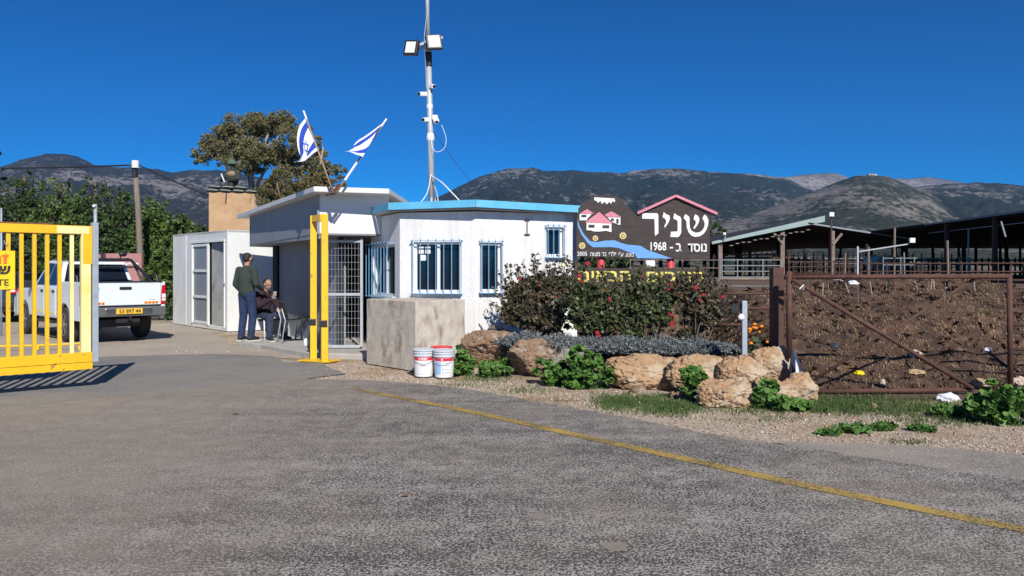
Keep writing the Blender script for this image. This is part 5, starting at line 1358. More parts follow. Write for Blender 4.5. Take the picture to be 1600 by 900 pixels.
for i, (px, Dw, w, h, n, lb2) in enumerate([
    (730,11.95,72,58,900,'tall green leafy weed right beside the paint buckets'),(770,11.75,70,30,600,'low green weed right of the tall one by the buckets'),
    (792,12.35,30,30,200,'small green weed on the brown left boulder'),
    (866,10.95,84,54,900,'green leafy weed in front of the slanting brown boulder'),(925,10.6,92,74,1300,'largest leafy weed at the left end of the biggest boulder'),
    (1092,9.65,64,62,800,'green weed at the right end of the largest boulder'),(1195,9.1,62,56,800,'green weed in front of the right pile of boulders'),
    (1236,8.95,84,30,700,'low green weed at the foot of the rightmost boulder')]):
    weed(px, 0, Dw, w, h, lb2, 70+i, n=n)
for i, (px, Dw, w, h, n, lb2) in enumerate([(1535,8.25,110,62,1800,'big dark green leafy weed at the lower end of the rusty gate'),(1585,8.1,110,80,1900,'tallest dark green weed patch at the right edge of the photo'),(1480,8.6,70,20,420,'low green weed behind the crumpled white bag')]):
    weed(px, 0, Dw, w, h, lb2, 90+i, n=n, group='green weeds at the right edge')
for i, (px, py, w, h, lb2) in enumerate([(1335,672,70,14,'flat green weed on the gravel left of the middle of the verge'),(1375,669,60,13,'flat green weed on the gravel in the middle of the right verge'),(1440,671,44,9,'small flat weed on the gravel furthest right'),(1295,677,40,8,'tiny green weed on the gravel nearest the rocks')]):
    weed(px, 0, CZ*F/(py-HOR), w, h, lb2, 130+i, n=260, lsz=.05, group='low weeds on the gravel verge')
# grass tufts, one mass nobody could count
g = np.random.default_rng(3); B = []
patches = [(825,608,50,10,260),(968,627,50,15,1900),(1045,633,64,16,2300),(1010,622,120,12,700),(1180,640,140,8,500),(760,590,70,9,500),(720,600,60,6,250),(1310,628,90,18,1800),(1390,632,160,18,2600),(1460,640,120,14,900),(1500,655,120,10,700),(1340,640,120,8,500),(1420,688,50,5,160),(1130,620,60,8,200),(1220,650,60,5,120),(250,503,50,3,300),(300,509,60,3,200),(1290,632,50,14,500),(880,625,120,5,120),(740,612,80,4,80),(545,560,40,4,60),(590,574,60,3,70),(1180,655,120,4,90)]
for px, py, w, h, n in patches:
    for _ in range(n):
        u, v_ = g.normal(0,.42), g.normal(0,.42); yy = py+v_*h; Dg = CZ*F/(yy-HOR); xg = GX(px+u*w, Dg); hh = g.uniform(.02,.065)*(1 if h > 6 else .6)*(.5+.9*abs(fbm(xg*2.5,Dg*2.5,3,2)))*1.3
        a = g.uniform(0,2*math.pi); l = g.uniform(-.5,.5,2)*hh; z0 = gz(xg,Dg)-.02; c, s_ = math.cos(a)*.006, math.sin(a)*.006
        B += [(xg-c,Dg-s_,z0),(xg+c,Dg+s_,z0),(xg+l[0],Dg+l[1],z0+hh)]
o = arr_mesh('grass', np.array(B), 3, 'leaf_grass', None, g.uniform(0,1,len(B)//3)); tag(o, kind='stuff')
tag(o, 'short green grass tufts along the verge and rocks', 'grass')
# loose gravel
B = []; 
for _ in range(12000):
    r_ = g.uniform()
    if r_ < .45: yy = g.uniform(640,720); px = g.uniform(1080,1640); 
    elif r_ < .8: px = g.uniform(480,1000); yy = 575+(px-480)*.105+g.normal(0,9)
    else: px = g.uniform(250,560); yy = g.uniform(520,560)
    Dg = CZ*F/(yy-HOR); xg = GX(px,Dg)
    if r_ < .45 and yy > 660+(px-1080)*.155: continue
    s_ = g.uniform(.003,.011) if g.uniform() < .96 else g.uniform(.011,.026)
    z0 = gz(xg,Dg)-.018; p = [np.array([xg,Dg,z0])+g.normal(size=3)*s_*.25+np.array([math.cos(t)*s_, math.sin(t)*s_, 0]) for t in (0,2.1,4.2)]; q = np.array([xg,Dg,z0+s_*1.1])
    B += [p[0],p[1],q, p[1],p[2],q, p[2],p[0],q]
o = arr_mesh('gravel', np.array(B), 3, 'pebble', None, np.repeat(g.uniform(0,1,len(B)//9),3)); tag(o, 'loose pale gravel and small stones along the verge', 'gravel', kind='stuff')

# ---------------------------------------------------------------- steel stake, wrapped cloth, buckets
mb = MB(); D = 10.35; x = GX(1163,D); mb.bar((x,D,.2),(x,D,zpy(470,D)), .065, .05)
stk = thing('steel_stake', (x,D,.3), 'upright grey steel stake with a small white fitting behind the rocks', 'stake'); build('stake', mb, 'grey_metal', stk, bevel=.004)
mb = MB(); c = PX(1158,496,D-.05); mb.ball(c, (.045,.04,.04), 6); mb.box((c.x,c.y,c.z+.03), (.05,.04,.03)); build('fitting', mb, 'tape_white', stk)
mb = MB(); c = PX(1152,480,D+.05); mb.box(c, (.17,.03,.09), M=Matrix.Rotation(R(-25),3,'Y')); build('black_panel', mb, 'black_plastic', stk)
mb = MB(); D = 9.9; b = PX(1245,594,D); vs = []
n = 14
for j, (py, r) in enumerate(((545,.008),(552,.03),(566,.055),(580,.075),(592,.085),(600,.07))):
    c = PX(1239+j*1.6, py, D)
    for i in range(n): t = 2*math.pi*i/n; rr = r*(1+.25*math.sin(4*t+j*.3)); vs.append((c.x+rr*math.cos(t), c.y+rr*.8*math.sin(t), c.z))
mb.add(vs, [(j*n+i,j*n+(i+1)%n,(j+1)*n+(i+1)%n,(j+1)*n+i) for j in range(5) for i in range(n)]); 
t = thing('folded_parasol', (b.x,D,0), 'rolled navy and white cloth leaning behind the right boulders', 'cloth'); build('cloth', mb, 'cloth_navy', t, smooth=True)
mb = MB(); mb.prism([tuple(PX(1243,562,D-.10)),tuple(PX(1247,572,D-.11)),tuple(PX(1252,596,D-.12)),tuple(PX(1244,597,D-.12))], (0,.01,0)); build('white_panel', mb, 'litter_white', t)
def bucket(px, py, Db, label, red=False, rz=0, sc=1., art=False):
    x = GX(px,Db); b = thing('paint_bucket', (x,Db,0), label, 'bucket', 'paint buckets by the concrete block', rz=rz); h = .40*sc
    mb = MB(); mb.lathe([(.128,0),(.132,.01),(.150,h*.86),(.150,h*.862)], (0,0,0), 36); build('tub', mb, 'bucket_white', b, smooth=False)
    mb = MB(); mb.lathe([(.152,h*.74),(.160,h*.75),(.160,h*.78),(.153,h*.79),(.153,h*.84),(.162,h*.85),(.162,h*.88),(.154,h*.89),(.154,h*.93),(.164,h*.935),(.164,h*.985),(.150,h),(.140,h*.985),(.001,h*.98)], (0,0,0), 40); build('lid', mb, 'red_plastic' if red else 'bucket_grey', b)
    mb = MB(); n = 48
    for j in range(n):
        t0_, t1_ = 2*math.pi*j/n, 2*math.pi*(j+1)/n
        q = lambda t, z, e: ((.132+.018*z/(h*.86)+e)*math.cos(t), (.132+.018*z/(h*.86)+e)*math.sin(t), z)
        mb.add([q(t0_,h*.60,.0012),q(t1_,h*.60,.0012),q(t1_,h*.715,.0012),q(t0_,h*.715,.0012)], [(0,1,2,3)])
    lbl = build('red_band', mb, 'label_red', b, fix=False)
    def patch(name, a0, a1, z0, z1, m, e, par):
        mb = MB(); k = 6
        for j in range(k):
            t0_, t1_ = a0+(a1-a0)*j/k, a0+(a1-a0)*(j+1)/k; q = lambda t, z: ((.132+.018*z/(h*.86)+e)*math.cos(t), (.132+.018*z/(h*.86)+e)*math.sin(t), z)
            mb.add([q(t0_,z0),q(t1_,z0),q(t1_,z1),q(t0_,z1)], [(0,1,2,3)])
        return build(name, mb, m, par, fix=False)
    f = -math.pi/2
    if not art:
        for k, (w, g_2) in enumerate(((.10,0),(.05,.0),(.12,0),(.10,0),(.12,0),(.10,0),(.06,0))): patch('lettering', f-.50+k*.135, f-.50+k*.135+w*.95, h*.632, h*.688, 'paint_white_flat', .0024, lbl)
        patch('print', f-.35, f+.25, h*.40, h*.43, 'ink_grey', .0018, b); patch('print', f-.8, f+.7, h*.50, h*.505, 'ink_grey', .0018, b); patch('print', f-.6, f-.1, h*.10, h*.11, 'ink_grey', .0018, b)
    else:
        patch('picture', f-.95, f-.15, h*.13, h*.57, 'label_blue', .0018, b)
        patch('lettering', f-.12, f+.05, h*.632, h*.688, 'paint_white_flat', .0024, lbl)
        for z in (.18,.3,.44,.52): patch('print', f+.1, f+.8, h*z, h*(z+.012), 'ink_grey', .0018, b)
        patch('print', f+.0, f+.02, h*.06, h*.58, 'ink_grey', .0018, b)
    mb = MB(); pts = [(.158*math.cos(f+a_), .158*math.sin(f+a_), h*.80-.13*math.cos(a_)*1.0) for a_ in [(-1.5+3*k/12) for k in range(13)]]
    mb.tube(pts, .0028, 5); build('handle', mb, 'galvanised', b)
bucket(662,0,11.72,'left paint bucket with grey lid and white lettering on its red band', rz=.1)
bucket(694,0,11.62,'paint bucket with grey lid and blue picture on its label, front right one', art=True, rz=-.1)
bucket(690,0,12.08,'paint bucket with red lid, hidden behind the other two', red=True)

# ---------------------------------------------------------------- rusty gate and fence
D = 10.1; X = lambda px: GX(px,D)
gr_ = thing('rusty_gate', (X(1235), D, 0), 'wide rusty pipe gate with crossed diagonal braces in front of the brown heap', 'gate')
def pipe(name, a, b, r, m='rust', parent=None, yo=0., par=None):
    mb = MB(); p, q = PX(*a,D+yo), PX(*b,D+yo); mb.tube([p, q], r, 12); return build(name, mb, m, par or gr_, smooth=True)
pipe('top_rail', (1226,433), (1578,431.5), .032)
pipe('stile', (1233,424), (1233,560), .036); pipe('stile', (1577,428), (1579,600), .034)
pipe('bottom_rail', (1262,612), (1520,609), .030)
pipe('brace', (1238,437), (1520,607), .026, yo=-.05); pipe('brace', (1522,436), (1262,600), .018, 'rust_dark', yo=.07)
mb = MB(); c = PX(1253,449,D-.09); mb.tube([c+Vector((-.03,0,-.02)), c+Vector((.02,.0,.03)), c+Vector((.03,.04,-.03))], .008, 6); build('wire_tie', mb, 'tape_white', gr_)
mb = MB()
for i in range(1,30,2):
    px = 1236+i*11.5; p, q = PX(px,434,D+.045), PX(px,610,D+.045)
    if i % 4 == 1: mb.tube([p, p.lerp(q, .08+.15*rng.random())+Vector((rng.uniform(-.02,.02),0,0))], .0015, 4)
build('loose_wire', mb, 'galvanised', gr_)
mb = MB(); Dp = 10.45; mb.box((GX(1213.5,Dp),Dp,.8), (GX(1222,Dp)-GX(1205,Dp),.16,2*(zpy(418,Dp)-.8)))
rp_ = tag(build('rusty_post', mb, 'rust_dark', bevel=.006), 'thick square rusty post between the pipe gate and the rail fence', 'post'); recenter(rp_, (GX(1213.5,Dp),Dp,0))
fe = thing('rail_fence', (GX(1160,12.5), 12.5, .3), 'low rusty rail fence running from the sign to the thick rusty post', 'fence'); D_ = D; D = 12.5
for py, m, r in ((436,'barn_steel',.022),(447,'rail_light',.006),(459,'rust_dark',.018),(481,'rust_dark',.018),(507,'rust_dark',.02)):
    pipe('rail', (1108,py), (1206,py+(1 if py>460 else 0)), r, m, par=fe)
pipe('fence_post', (1112,434), (1112,520), .025, 'rust_dark', par=fe)
D = 10.2; fe2 = thing('rail_fence', (GX(1620,D), D, 0), 'rusty rails continuing the gate at the right edge of the photo', 'fence')
for py in (438,475,508,546,584): pipe('rail', (1580,py), (1760,py+1), .018, 'rust_dark', par=fe2)
pipe('fence_post', (1700,425), (1700,610), .03, 'rust_dark', par=fe2)

# ---------------------------------------------------------------- manure heap
nx_, ny_ = 230, 110; vs = []
def heap(x, y):
    base = gz(x, y)-.02
    tip = 1.25*ss(10.35,14.2,y)*(1-ss(15.5,18.5,y))*ss(2.9,4.3,x)*(1-.30*ss(8.3,10.5,x))*(1-ss(13.5,16,x))
    tip *= 1-.10*math.exp(-((x-4.6)**2)/.5); tip += .10*ss(5.2,6.4,x)*(1-ss(7.5,9,x))*ss(11,13.5,y)*(1-ss(15,18,y))
    e = ss(0,.25,tip); r_ = e*(.15*fbm(x*.9,y*.9,4,4)+.035*fbm(x*4,y*4,1,4)+.02*abs(fbm(x*11,y*11,1,2)))
    return max(tip+r_, base-.05 if tip < .02 else -9) if tip > .02 else base-.05
def heap_z(x, y): return max(heap(x,y), gz(x,y)-.02)
for j in range(ny_+1):
    for i in range(nx_+1):
        x = 1.8+14.4*i/nx_; y = 10.3+8.4*j/ny_; vs.append((x,y,heap(x,y)))
mb = MB(); mb.add(vs, [(j*(nx_+1)+i,j*(nx_+1)+i+1,(j+1)*(nx_+1)+i+1,(j+1)*(nx_+1)+i) for j in range(ny_) for i in range(nx_)])
hp = build('manure_heap', mb, 'heap_soil', fix=False, smooth=True); tag(hp, 'long dark brown heap of soil and straw behind the rusty gate', 'heap'); recenter(hp, (6,12,0))
g = np.random.default_rng(9); B = []
for _ in range(30000):
    x = g.uniform(2.3,13.5); y = 10.5+4.5*g.uniform()**.8; z = heap_z(x,y)+.008
    if fbm(x*.9,y*1.4,7) < -.05 and g.uniform() < .75: continue
    a = g.uniform(0,math.pi); l = g.uniform(.010,.05)**1.0; w = g.uniform(.0015,.0045); dx, dy = math.cos(a)*l, math.sin(a)*l; dz = heap_z(x+dx,y+dy)-z+.012+g.uniform(0,.02)
    B += [(x-dy/l*w,y+dx/l*w,z),(x+dy/l*w,y-dx/l*w,z),(x+dx+dy/l*w,y+dy-dx/l*w,z+dz),(x+dx-dy/l*w,y+dy+dx/l*w,z+dz)]
o = arr_mesh('straw', np.array(B), 4, 'straw', None, g.uniform(0,1,len(B)//4)); tag(o, 'dry straw stalks scattered over the brown heap', 'straw', kind='stuff')
B = []
for _ in range(2600):   # clods
    x = g.uniform(2.5,13); y = 10.4+4*g.uniform(); s_ = g.uniform(.012,.05); z = heap_z(x,y)
    for k in range(4):
        p = [np.array([x,y,z])+g.normal(size=3)*s_ for _ in range(3)]; B += p
o = arr_mesh('clods', np.array(B), 3, 'heap_soil', None, None); tag(o, 'dark crumbly clods on the brown heap', 'soil', kind='stuff')
def lump(px, py, w, h, m, label, name, cat, seed, Dl=None, on='heap'):
    # find where the line of sight meets the ground
    y = 9.0
    while y < 18:
        x = GX(px,y); z = zpy(py,y)
        if z <= heap_z(x,y): break
        y += .02
    bm = bmesh.new(); bmesh.ops.create_icosphere(bm, subdivisions=3, radius=1); s_ = y/F
    for v in bm.verts:
        n = 1+.35*fbm(v.co.x*1.7+seed, v.co.y*1.7, v.co.z*1.7, 3); v.co = Vector((v.co.x*w*s_*.5*n, v.co.y*w*s_*.4*n, v.co.z*h*s_*.6*n))
    me = bpy.data.meshes.new(name); bm.to_mesh(me); bm.free(); o = finish(name, me, m, smooth=False); o.location = (x, y, heap_z(x,y)+h*s_*.3); tag(o, label, cat)
lump(1430,556,20,10,'pebble','pale stone on the heap behind the diagonal brace','stone','stone',1)
lump(1343,586,14,8,'sign_yellow','crumpled yellow scrap at the foot of the heap','plastic_scrap','litter',2)
lump(1379,601,9,9,'pebble','small pale stone just above the bottom rail of the rusty gate','stone','stone',3)
lump(1430,584,28,7,'straw','tan lump of straw at the foot of the heap','straw_lump','straw',4)
lump(1305,543,12,8,'cloth_navy','small dark blue scrap on the heap behind the left of the gate','plastic_scrap','litter',5)
lump(1543,548,14,5,'litter_white','thin white scrap at the right end of the heap behind the gate','plastic_scrap','litter',6)
lump(1333,445,14,7,'litter_white','white scrap on the crest of the heap','plastic_scrap','litter',7)
lump(1366,638,12,8,'rock_brown','small reddish stone in the grass below the rusty gate','stone','stone',8)
lump(1535,603,30,12,'rock','orange-tan stone at the lower right corner of the rusty gate','stone','stone',9)
lump(1592,601,22,14,'pebble','pale stone beyond the weeds at the right edge','stone','stone',10)
lump(1480,626,34,13,'litter_white','crumpled white and blue plastic bag in the weeds below the rusty gate','plastic_bag','bag',11)
for px, py, h in ((1285,440,26),(1363,460,20),(1328,436,14),(1460,436,17),(1524,450,14),(1455,440,20)):
    y = 13.4; x = GX(px,y); z = zpy(py,y); zz_ = heap_z(x,y); mb = MB(); mb.tube([(x,y,zz_-.05),(x+rng.uniform(-.08,.08),y,zz_+h*y/F)], .006, 5)
    recenter(tag(build('dry_stalk', mb, 'pebble'), 'thin dry stalk sticking up from the brown heap', 'stalk', 'dry stalks on the heap'), (x,y,zz_))
# feed trough/tarps behind the heap crest
for (a, b, py, m, lb2) in ((1305,1385,440,'litter_white','long pale sheet lying in the yard behind the heap'),(1338,1372,446,'cloth_navy','dark sheet beside the pale one behind the heap')):
    Dd = 19; mb = MB(); z = heap_z(GX(a,Dd),Dd); mb.prism([(GX(a,Dd),Dd,z+.05),(GX(b,Dd),Dd+.4,z+.05),(GX(b-4,Dd),Dd+.9,z+.16),(GX(a+6,Dd),Dd+.8,z+.18)], (0,0,.03)); recenter(tag(build('tarp', mb, m), lb2, 'tarp'), (GX(a,Dd),Dd,z))

# ---------------------------------------------------------------- cattle barns
def barn(name, label, roofs, posts, D0, D1, rows, zfloor):
    """roofs: list of ((px,py),(px,py), thick0, thick1) across the front gable; posts: px list at the front"""
    b = thing(name, (GX(roofs[0][0][0],D0), D0, zfloor), label, 'barn')
    for (a, c, t0_, t1_, m) in roofs:
        p, q = PX(*a,D0), PX(*c,D0); mb = MB()
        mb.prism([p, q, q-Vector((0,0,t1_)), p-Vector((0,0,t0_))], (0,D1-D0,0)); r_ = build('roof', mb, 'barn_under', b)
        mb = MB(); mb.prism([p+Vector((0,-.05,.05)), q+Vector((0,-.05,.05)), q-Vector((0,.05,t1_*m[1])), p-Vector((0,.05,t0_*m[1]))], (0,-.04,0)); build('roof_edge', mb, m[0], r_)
        # lamps / purlin ends under the eave
    return b
ZF = 1.10
b1 = barn('cattle_barn', 'open cattle barn with pale green sloping roof edge, the left of the two', [((1112,379),(1288,338.5),.10,.30,('barn_roof',.95)), ((1262,349),(1424,374),.07,.07,('rail_light',.5))], [], 44, 84, 5, ZF)
def roofz(px): 
    return zpy(379+(338.5-379)*(px-1112)/176, 44) if px < 1275 else zpy(349+(374-349)*(px-1262)/162, 44)
mb = MB()   # rafters ends lit under the eave
for k in range(14): px = 1142+k*9.2; z = roofz(px)-.34-.012*k; mb.box((GX(px,43.9),43.9,z-.02-.05*(k%3==0)), (.18,.3,.05))
build('rafter_ends', mb, 'barn_steel', b1)
for px in (1125, 1222, 1300, 1397): 
    mb = MB(); x = GX(px,44.2); mb.bar((x,44.2,ZF-.3),(x,44.2,roofz(px)-.15), .22); build('post', mb, 'barn_steel', b1)
for px, s_ in ((1222,-1),(1300,1)):
    mb = MB(); x = GX(px,44.2); mb.bar((x,44.1,roofz(px)-.95),(x+s_*.5,44.1,roofz(px)-.35), .12); build('post_brace', mb, 'barn_steel', b1)
for r_ in range(1,5):
    for px in (1125, 1222, 1300, 1397):
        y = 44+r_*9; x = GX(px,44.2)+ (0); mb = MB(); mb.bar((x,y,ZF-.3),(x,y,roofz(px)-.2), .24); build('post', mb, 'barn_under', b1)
b2 = thing('cattle_barn', (19.2,37.1,ZF), 'long dark flat-roofed open barn at the right edge of the photo', 'barn')
ZE = 3.6; ev = [(19.2,37.1),(18.4,28.8),(17.6,18.3),(17.2,13)]
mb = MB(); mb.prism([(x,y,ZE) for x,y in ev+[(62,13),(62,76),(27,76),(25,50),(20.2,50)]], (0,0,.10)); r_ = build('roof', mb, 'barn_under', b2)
for dz, k_, m in ((.05,0,'rail_light'),(-.32,.35,'rail_light')):
    mb = MB()
    for (a, b) in zip(ev, ev[1:]): mb.bar((a[0]-.05+k_,a[1]+k_,ZE+dz), (b[0]-.05+k_,b[1]+k_,ZE+dz), .05, .05 if not k_ else .03)
    build('eave_edge', mb, m, r_)
for y in (35.3, 31.1, 26.4, 21.6):
    x = np.interp(y, [p[1] for p in ev[::-1]], [p[0] for p in ev[::-1]])+.15; mb = MB(); mb.bar((x,y,ZF-.3),(x,y,ZE), .15); build('post', mb, 'rust_dark', b2)
for a in range(9):
    for k in range(5):
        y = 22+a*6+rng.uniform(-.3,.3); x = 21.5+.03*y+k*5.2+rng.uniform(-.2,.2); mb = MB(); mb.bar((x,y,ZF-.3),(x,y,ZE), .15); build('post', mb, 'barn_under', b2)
mb = MB(); mb.bar(PX(1564,346,29), PX(1571,370,29), .05); build('strut', mb, 'rail_light', b2)
# yard rails and pens in front of and inside the barns
def pen(label, px0, px1, Dp, zs_, npost, m='rail_light', r=.03, top=None):
    t = thing('pen_rail', (GX(px0,Dp),Dp,ZF), label, 'rail', 'metal rails of the cattle yard')
    x0, x1 = GX(px0,Dp), GX(px1,Dp)
    for z in zs_: mb = MB(); mb.tube([(x0,Dp,ZF+z),(x1,Dp,ZF+z)], r, 6); build('rail', mb, m, t)
    for k in range(npost): x = x0+(x1-x0)*(k+(rng.uniform(-.25,.25) if 0 < k < npost-1 else 0))/(npost-1); mb = MB(); mb.tube([(x,Dp,ZF-.3),(x,Dp,ZF+(top or max(zs_))+.05)], r*1.15, 6); build('post', mb, m, t)
pen('pale metal pen rails in front of the left barn, four bars high', 1128, 1220, 42, (.08,.38,.68,.98), 4)
pen('rusty upper rail behind the pale pen at the left barn', 1128, 1232, 46, (1.15,1.35), 5, 'rust_dark', .05)
pen('pale rail left of the first barn post, seen beside the sign', 985, 1124, 40, (.55,.95), 3, 'barn_steel', .02)
pen('rusty pen rails below the right slope of the left barn', 1232, 1345, 38, (.0,.3,.6,.85), 14, 'rust_dark', .022)
pen('pale rail between the two barns', 1380, 1516, 36, (.68,.98), 7, 'rail_light', .022, 1.0)
pen('rusty rails in front of the right barn, left half', 1345, 1480, 30, (.05,.4,.7), 11, 'rust_dark', .02)
pen('rusty rails in front of the right barn, right half', 1484, 1680, 27, (-.2,.12,.40,.68), 11, 'rust_dark', .02)
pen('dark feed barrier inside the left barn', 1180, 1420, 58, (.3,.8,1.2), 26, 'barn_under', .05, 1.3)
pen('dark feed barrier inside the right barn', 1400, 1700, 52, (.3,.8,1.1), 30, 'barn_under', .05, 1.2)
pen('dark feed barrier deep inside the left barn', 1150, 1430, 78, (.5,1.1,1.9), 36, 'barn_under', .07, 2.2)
pen('dark rusty rails behind the boom between the two barns', 1240, 1500, 48, (.2,.6,1.0), 19, 'rust_dark', .03, 1.4)
pen('thin pale rails far behind, right of the left barn', 1290, 1475, 56, (.9,1.25), 8, 'rail_light', .02, 1.3)
for px, Dq, h, m, lb3 in ((1357,36,1.5,'barn_steel','short pale stake in the yard left of the boom lamp'),(1397,35,2.3,'barn_steel','worn pale post right under the boom arm'),(1414,34,1.2,'rail_light','short light stake right of the boom lamp'),(1512,33,2.1,'rail_light','thin light rod standing inside the right barn'),(1482,31,1.6,'barn_steel','stubby grey post beside the first post of the right barn'),(1320,40,1.3,'barn_steel','short pale stake below the right slope of the left barn')):
    x = GX(px,Dq); mb = MB(); mb.tube([(x,Dq,ZF-.3),(x+rng.uniform(-.05,.05),Dq,ZF+h)], .045 if m != 'rail_light' else .03, 7); recenter(tag(build('yard_stake', mb, m), lb3, 'post'), (x,Dq,ZF-.3))
# swing boom with flood lamps, lamps on masts
t = thing('yard_boom', (GX(1340,34),34,ZF), 'long pale horizontal boom carrying a square lamp in front of the barns', 'lamp'); mb = MB(); mb.bar(PX(1342,393,34), PX(1421,381,34), .05); build('arm', mb, 'galvanised', t)
mb = MB(); x = GX(1340,34); mb.bar((x,34,ZF-.3),(x,34,zpy(385,34)), .07); build('post', mb, 'galvanised', t)
mb = MB(); mb.box(PX(1425,375.5,33.9), (.22,.12,.2)); build('lamp_head', mb, 'tape_white', t)
t.children[0]
t = thing('yard_lamp', (GX(1298,43),43,ZF), 'white lamp box on a pole above the ridge of the left barn', 'lamp'); mb = MB(); x = GX(1299,43); mb.bar((x,43,ZF-.3),(x,43,zpy(336,43)), .06); build('pole', mb, 'rust_dark', t)
mb = MB(); mb.box(PX(1299,335,42.9), (.24,.16,.22)); build('lamp_head', mb, 'tape_white', t)
t = thing('yard_lamp', (GX(1133,44),44,ZF), 'tiny white lamp above the low end of the left barn roof', 'lamp'); mb = MB(); x = GX(1133,43.7); mb.bar((x,43.7,zpy(376,44)),(x,43.7,zpy(366,44)), .05); build('pole', mb, 'rail_light', t); mb = MB(); mb.box(PX(1132,365,43.6), (.14,.1,.12)); build('lamp_head', mb, 'tape_white', t)
mb = MB(); p = PX(1015,412,30); mb.box(p, (.36,.4,.24)); recenter(tag(build('white_tank', mb, 'tape_white', bevel=.05), 'small pale box seen between the upper and lower sign boards', 'tank'), (p.x,p.y,p.z-.25))
# cows lying / standing in the yard, mostly hidden by the rails
def cow(px, Dc, rz, label):
    c = thing('cow', (GX(px,Dc),Dc,ZF-.02), label, 'cow', 'cows in the yard', rz=rz); b = MB()
    b.ball((0,0,.95), (.80,.28,.33), 10); b.ball((.5,0,1.02), (.36,.25,.30), 8); b.ball((-.55,0,1.0), (.32,.27,.28), 8)
    b.cap((.75,0,1.12), (1.05,0,1.22), .19, .13); b.cap((1.08,0,1.25), (1.36,0,1.05), .12, .075)
    for s_ in (-1,1):
        b.cap((1.08,s_*.10,1.32), (1.06,s_*.22,1.30), .035, .02)
        b.cap((.55,s_*.14,.85), (.56,s_*.14,.45), .11, .06); b.cap((.56,s_*.14,.45), (.56,s_*.14,.08), .055, .05)
        b.cap((-.62,s_*.15,.90), (-.52,s_*.15,.58), .15, .08); b.cap((-.52,s_*.15,.58), (-.66,s_*.15,.42), .07, .055); b.cap((-.66,s_*.15,.42), (-.64,s_*.15,.08), .05, .05)
    b.cap((-.86,0,1.15), (-.92,0,.6), .03, .02)
    skin_mesh('body', b, 'cow_hide', c, .035, 3)
cow(1372, 44, .2, 'tan and white cow behind the rusty rails, left of the two'); cow(1392, 47, 2.9, 'pale cow behind the rusty rails, right of the two')

# ---------------------------------------------------------------- poles and wires at the left
D = 30; u = thing('utility_pole', (GX(221,D),D,0), 'leaning weathered wooden utility pole with a white cap, above the pickup', 'pole')
mb = MB(); mb.tube([(GX(224,D),D,-.1), PX(219,400,D), PX(216,330,D), PX(211,262,D)], [.13,.115,.105,.09], 12); build('wooden_pole', mb, 'utility_wood', u, smooth=True)
mb = MB(); c = PX(211.5,256.5,D-.1); mb.tube([c-Vector((0,0,.14)), c+Vector((0,0,.13))], .13, 14); build('white_cap', mb, 'bucket_white', u)
mb = MB(); c = PX(211,268,D-.05); mb.tube([c-Vector((0,0,.2)), c+Vector((0,0,.12))], .10, 10); mb.bar(PX(204,259,D), PX(219,258,D), .05); build('black_bracket', mb, 'black_plastic', u)
cable('cable', [PX(-140,266,33), PX(0,263,32), PX(100,261.5,31), PX(205,258,30)], .03, 'dark_metal', 'dark overhead cable running left from the wooden pole')
cable('cable', [PX(217,258,30), PX(255,276,29.5), PX(290,291,29), PX(322,304,28.6), PX(345,310,28.4)], .03, 'dark_metal', 'dark overhead cable sloping right from the wooden pole to the tower')
D = 24; mb = MB(); mb.tube([(GX(149,D),D,-.05),(GX(149,D),D,zpy(319,D))], .05, 10)
t = thing('camera_post', (GX(149,D),D,0), 'thin blue-grey post with a small white camera behind the gate end', 'post'); build('pole', mb, 'grey_metal', t, smooth=True)
mb = MB(); mb.ball(PX(147,322,D-.08), (.05,.06,.045), 7); build('camera', mb, 'tape_white', t); mb = MB(); mb.ball(PX(147,369,D-.08), (.05,.05,.06), 7); build('small_box', mb, 'tape_white', t)
D = 19; mb = MB(); mb.tube([(GX(2,D),D,-.05),(GX(2,D),D,zpy(325,D))], .022, 10); mb.tube([PX(2,398,D), PX(6,375,D), PX(10,385,D)], .012, 6)
o = tag(build('blue_post', mb, 'grey_metal', smooth=True), 'thin blue-grey post at the far left edge behind the yellow gate', 'post'); recenter(o, (GX(2,D),D,0))

# ---------------------------------------------------------------- trees
def tree(name, label, cat, base, blobs, n, leafm, seed, lsz, barkm='bark', trunk_r=.2, limbs=None, group=None, clumps=60, cr=.20, shell=.3, aspect=.55, up=.2, lims=True):
    t = thing(name, base, label, cat, group); P, tint, cc = blob_points(blobs, n, seed, clumps=clumps, cr=cr, shell=shell); P[:,2] = np.maximum(P[:,2], base[2]+.05)
    arr_mesh('crown', leaves(P, lsz, seed, 4, aspect, up=up), 4, leafm, t, tint)
    g = random.Random(seed); mb = MB(); b = Vector(base)
    if limbs:
        for pts, r0, r1 in limbs: mb.tube(pts, [r0+(r1-r0)*i/(len(pts)-1) for i in range(len(pts))], 9)
    else:
        top = Vector((blobs[0][0], blobs[0][1], max(b_[2] for b_ in blobs))); mb.tube([b-Vector((0,0,.1)), b.lerp(top,.5)+Vector((g.uniform(-.2,.2),0,0)), top], [trunk_r,trunk_r*.7,trunk_r*.25], 9)
        for k in range(16):
            s_ = b.lerp(top, g.uniform(.3,.85)); c = Vector(cc[g.randrange(len(cc))]); mb.tube([s_, s_.lerp(c,.5)+Vector((0,0,.1)), c], [trunk_r*.35,trunk_r*.2,trunk_r*.06], 6)
    build('trunk', mb, barkm, t, smooth=True); return t
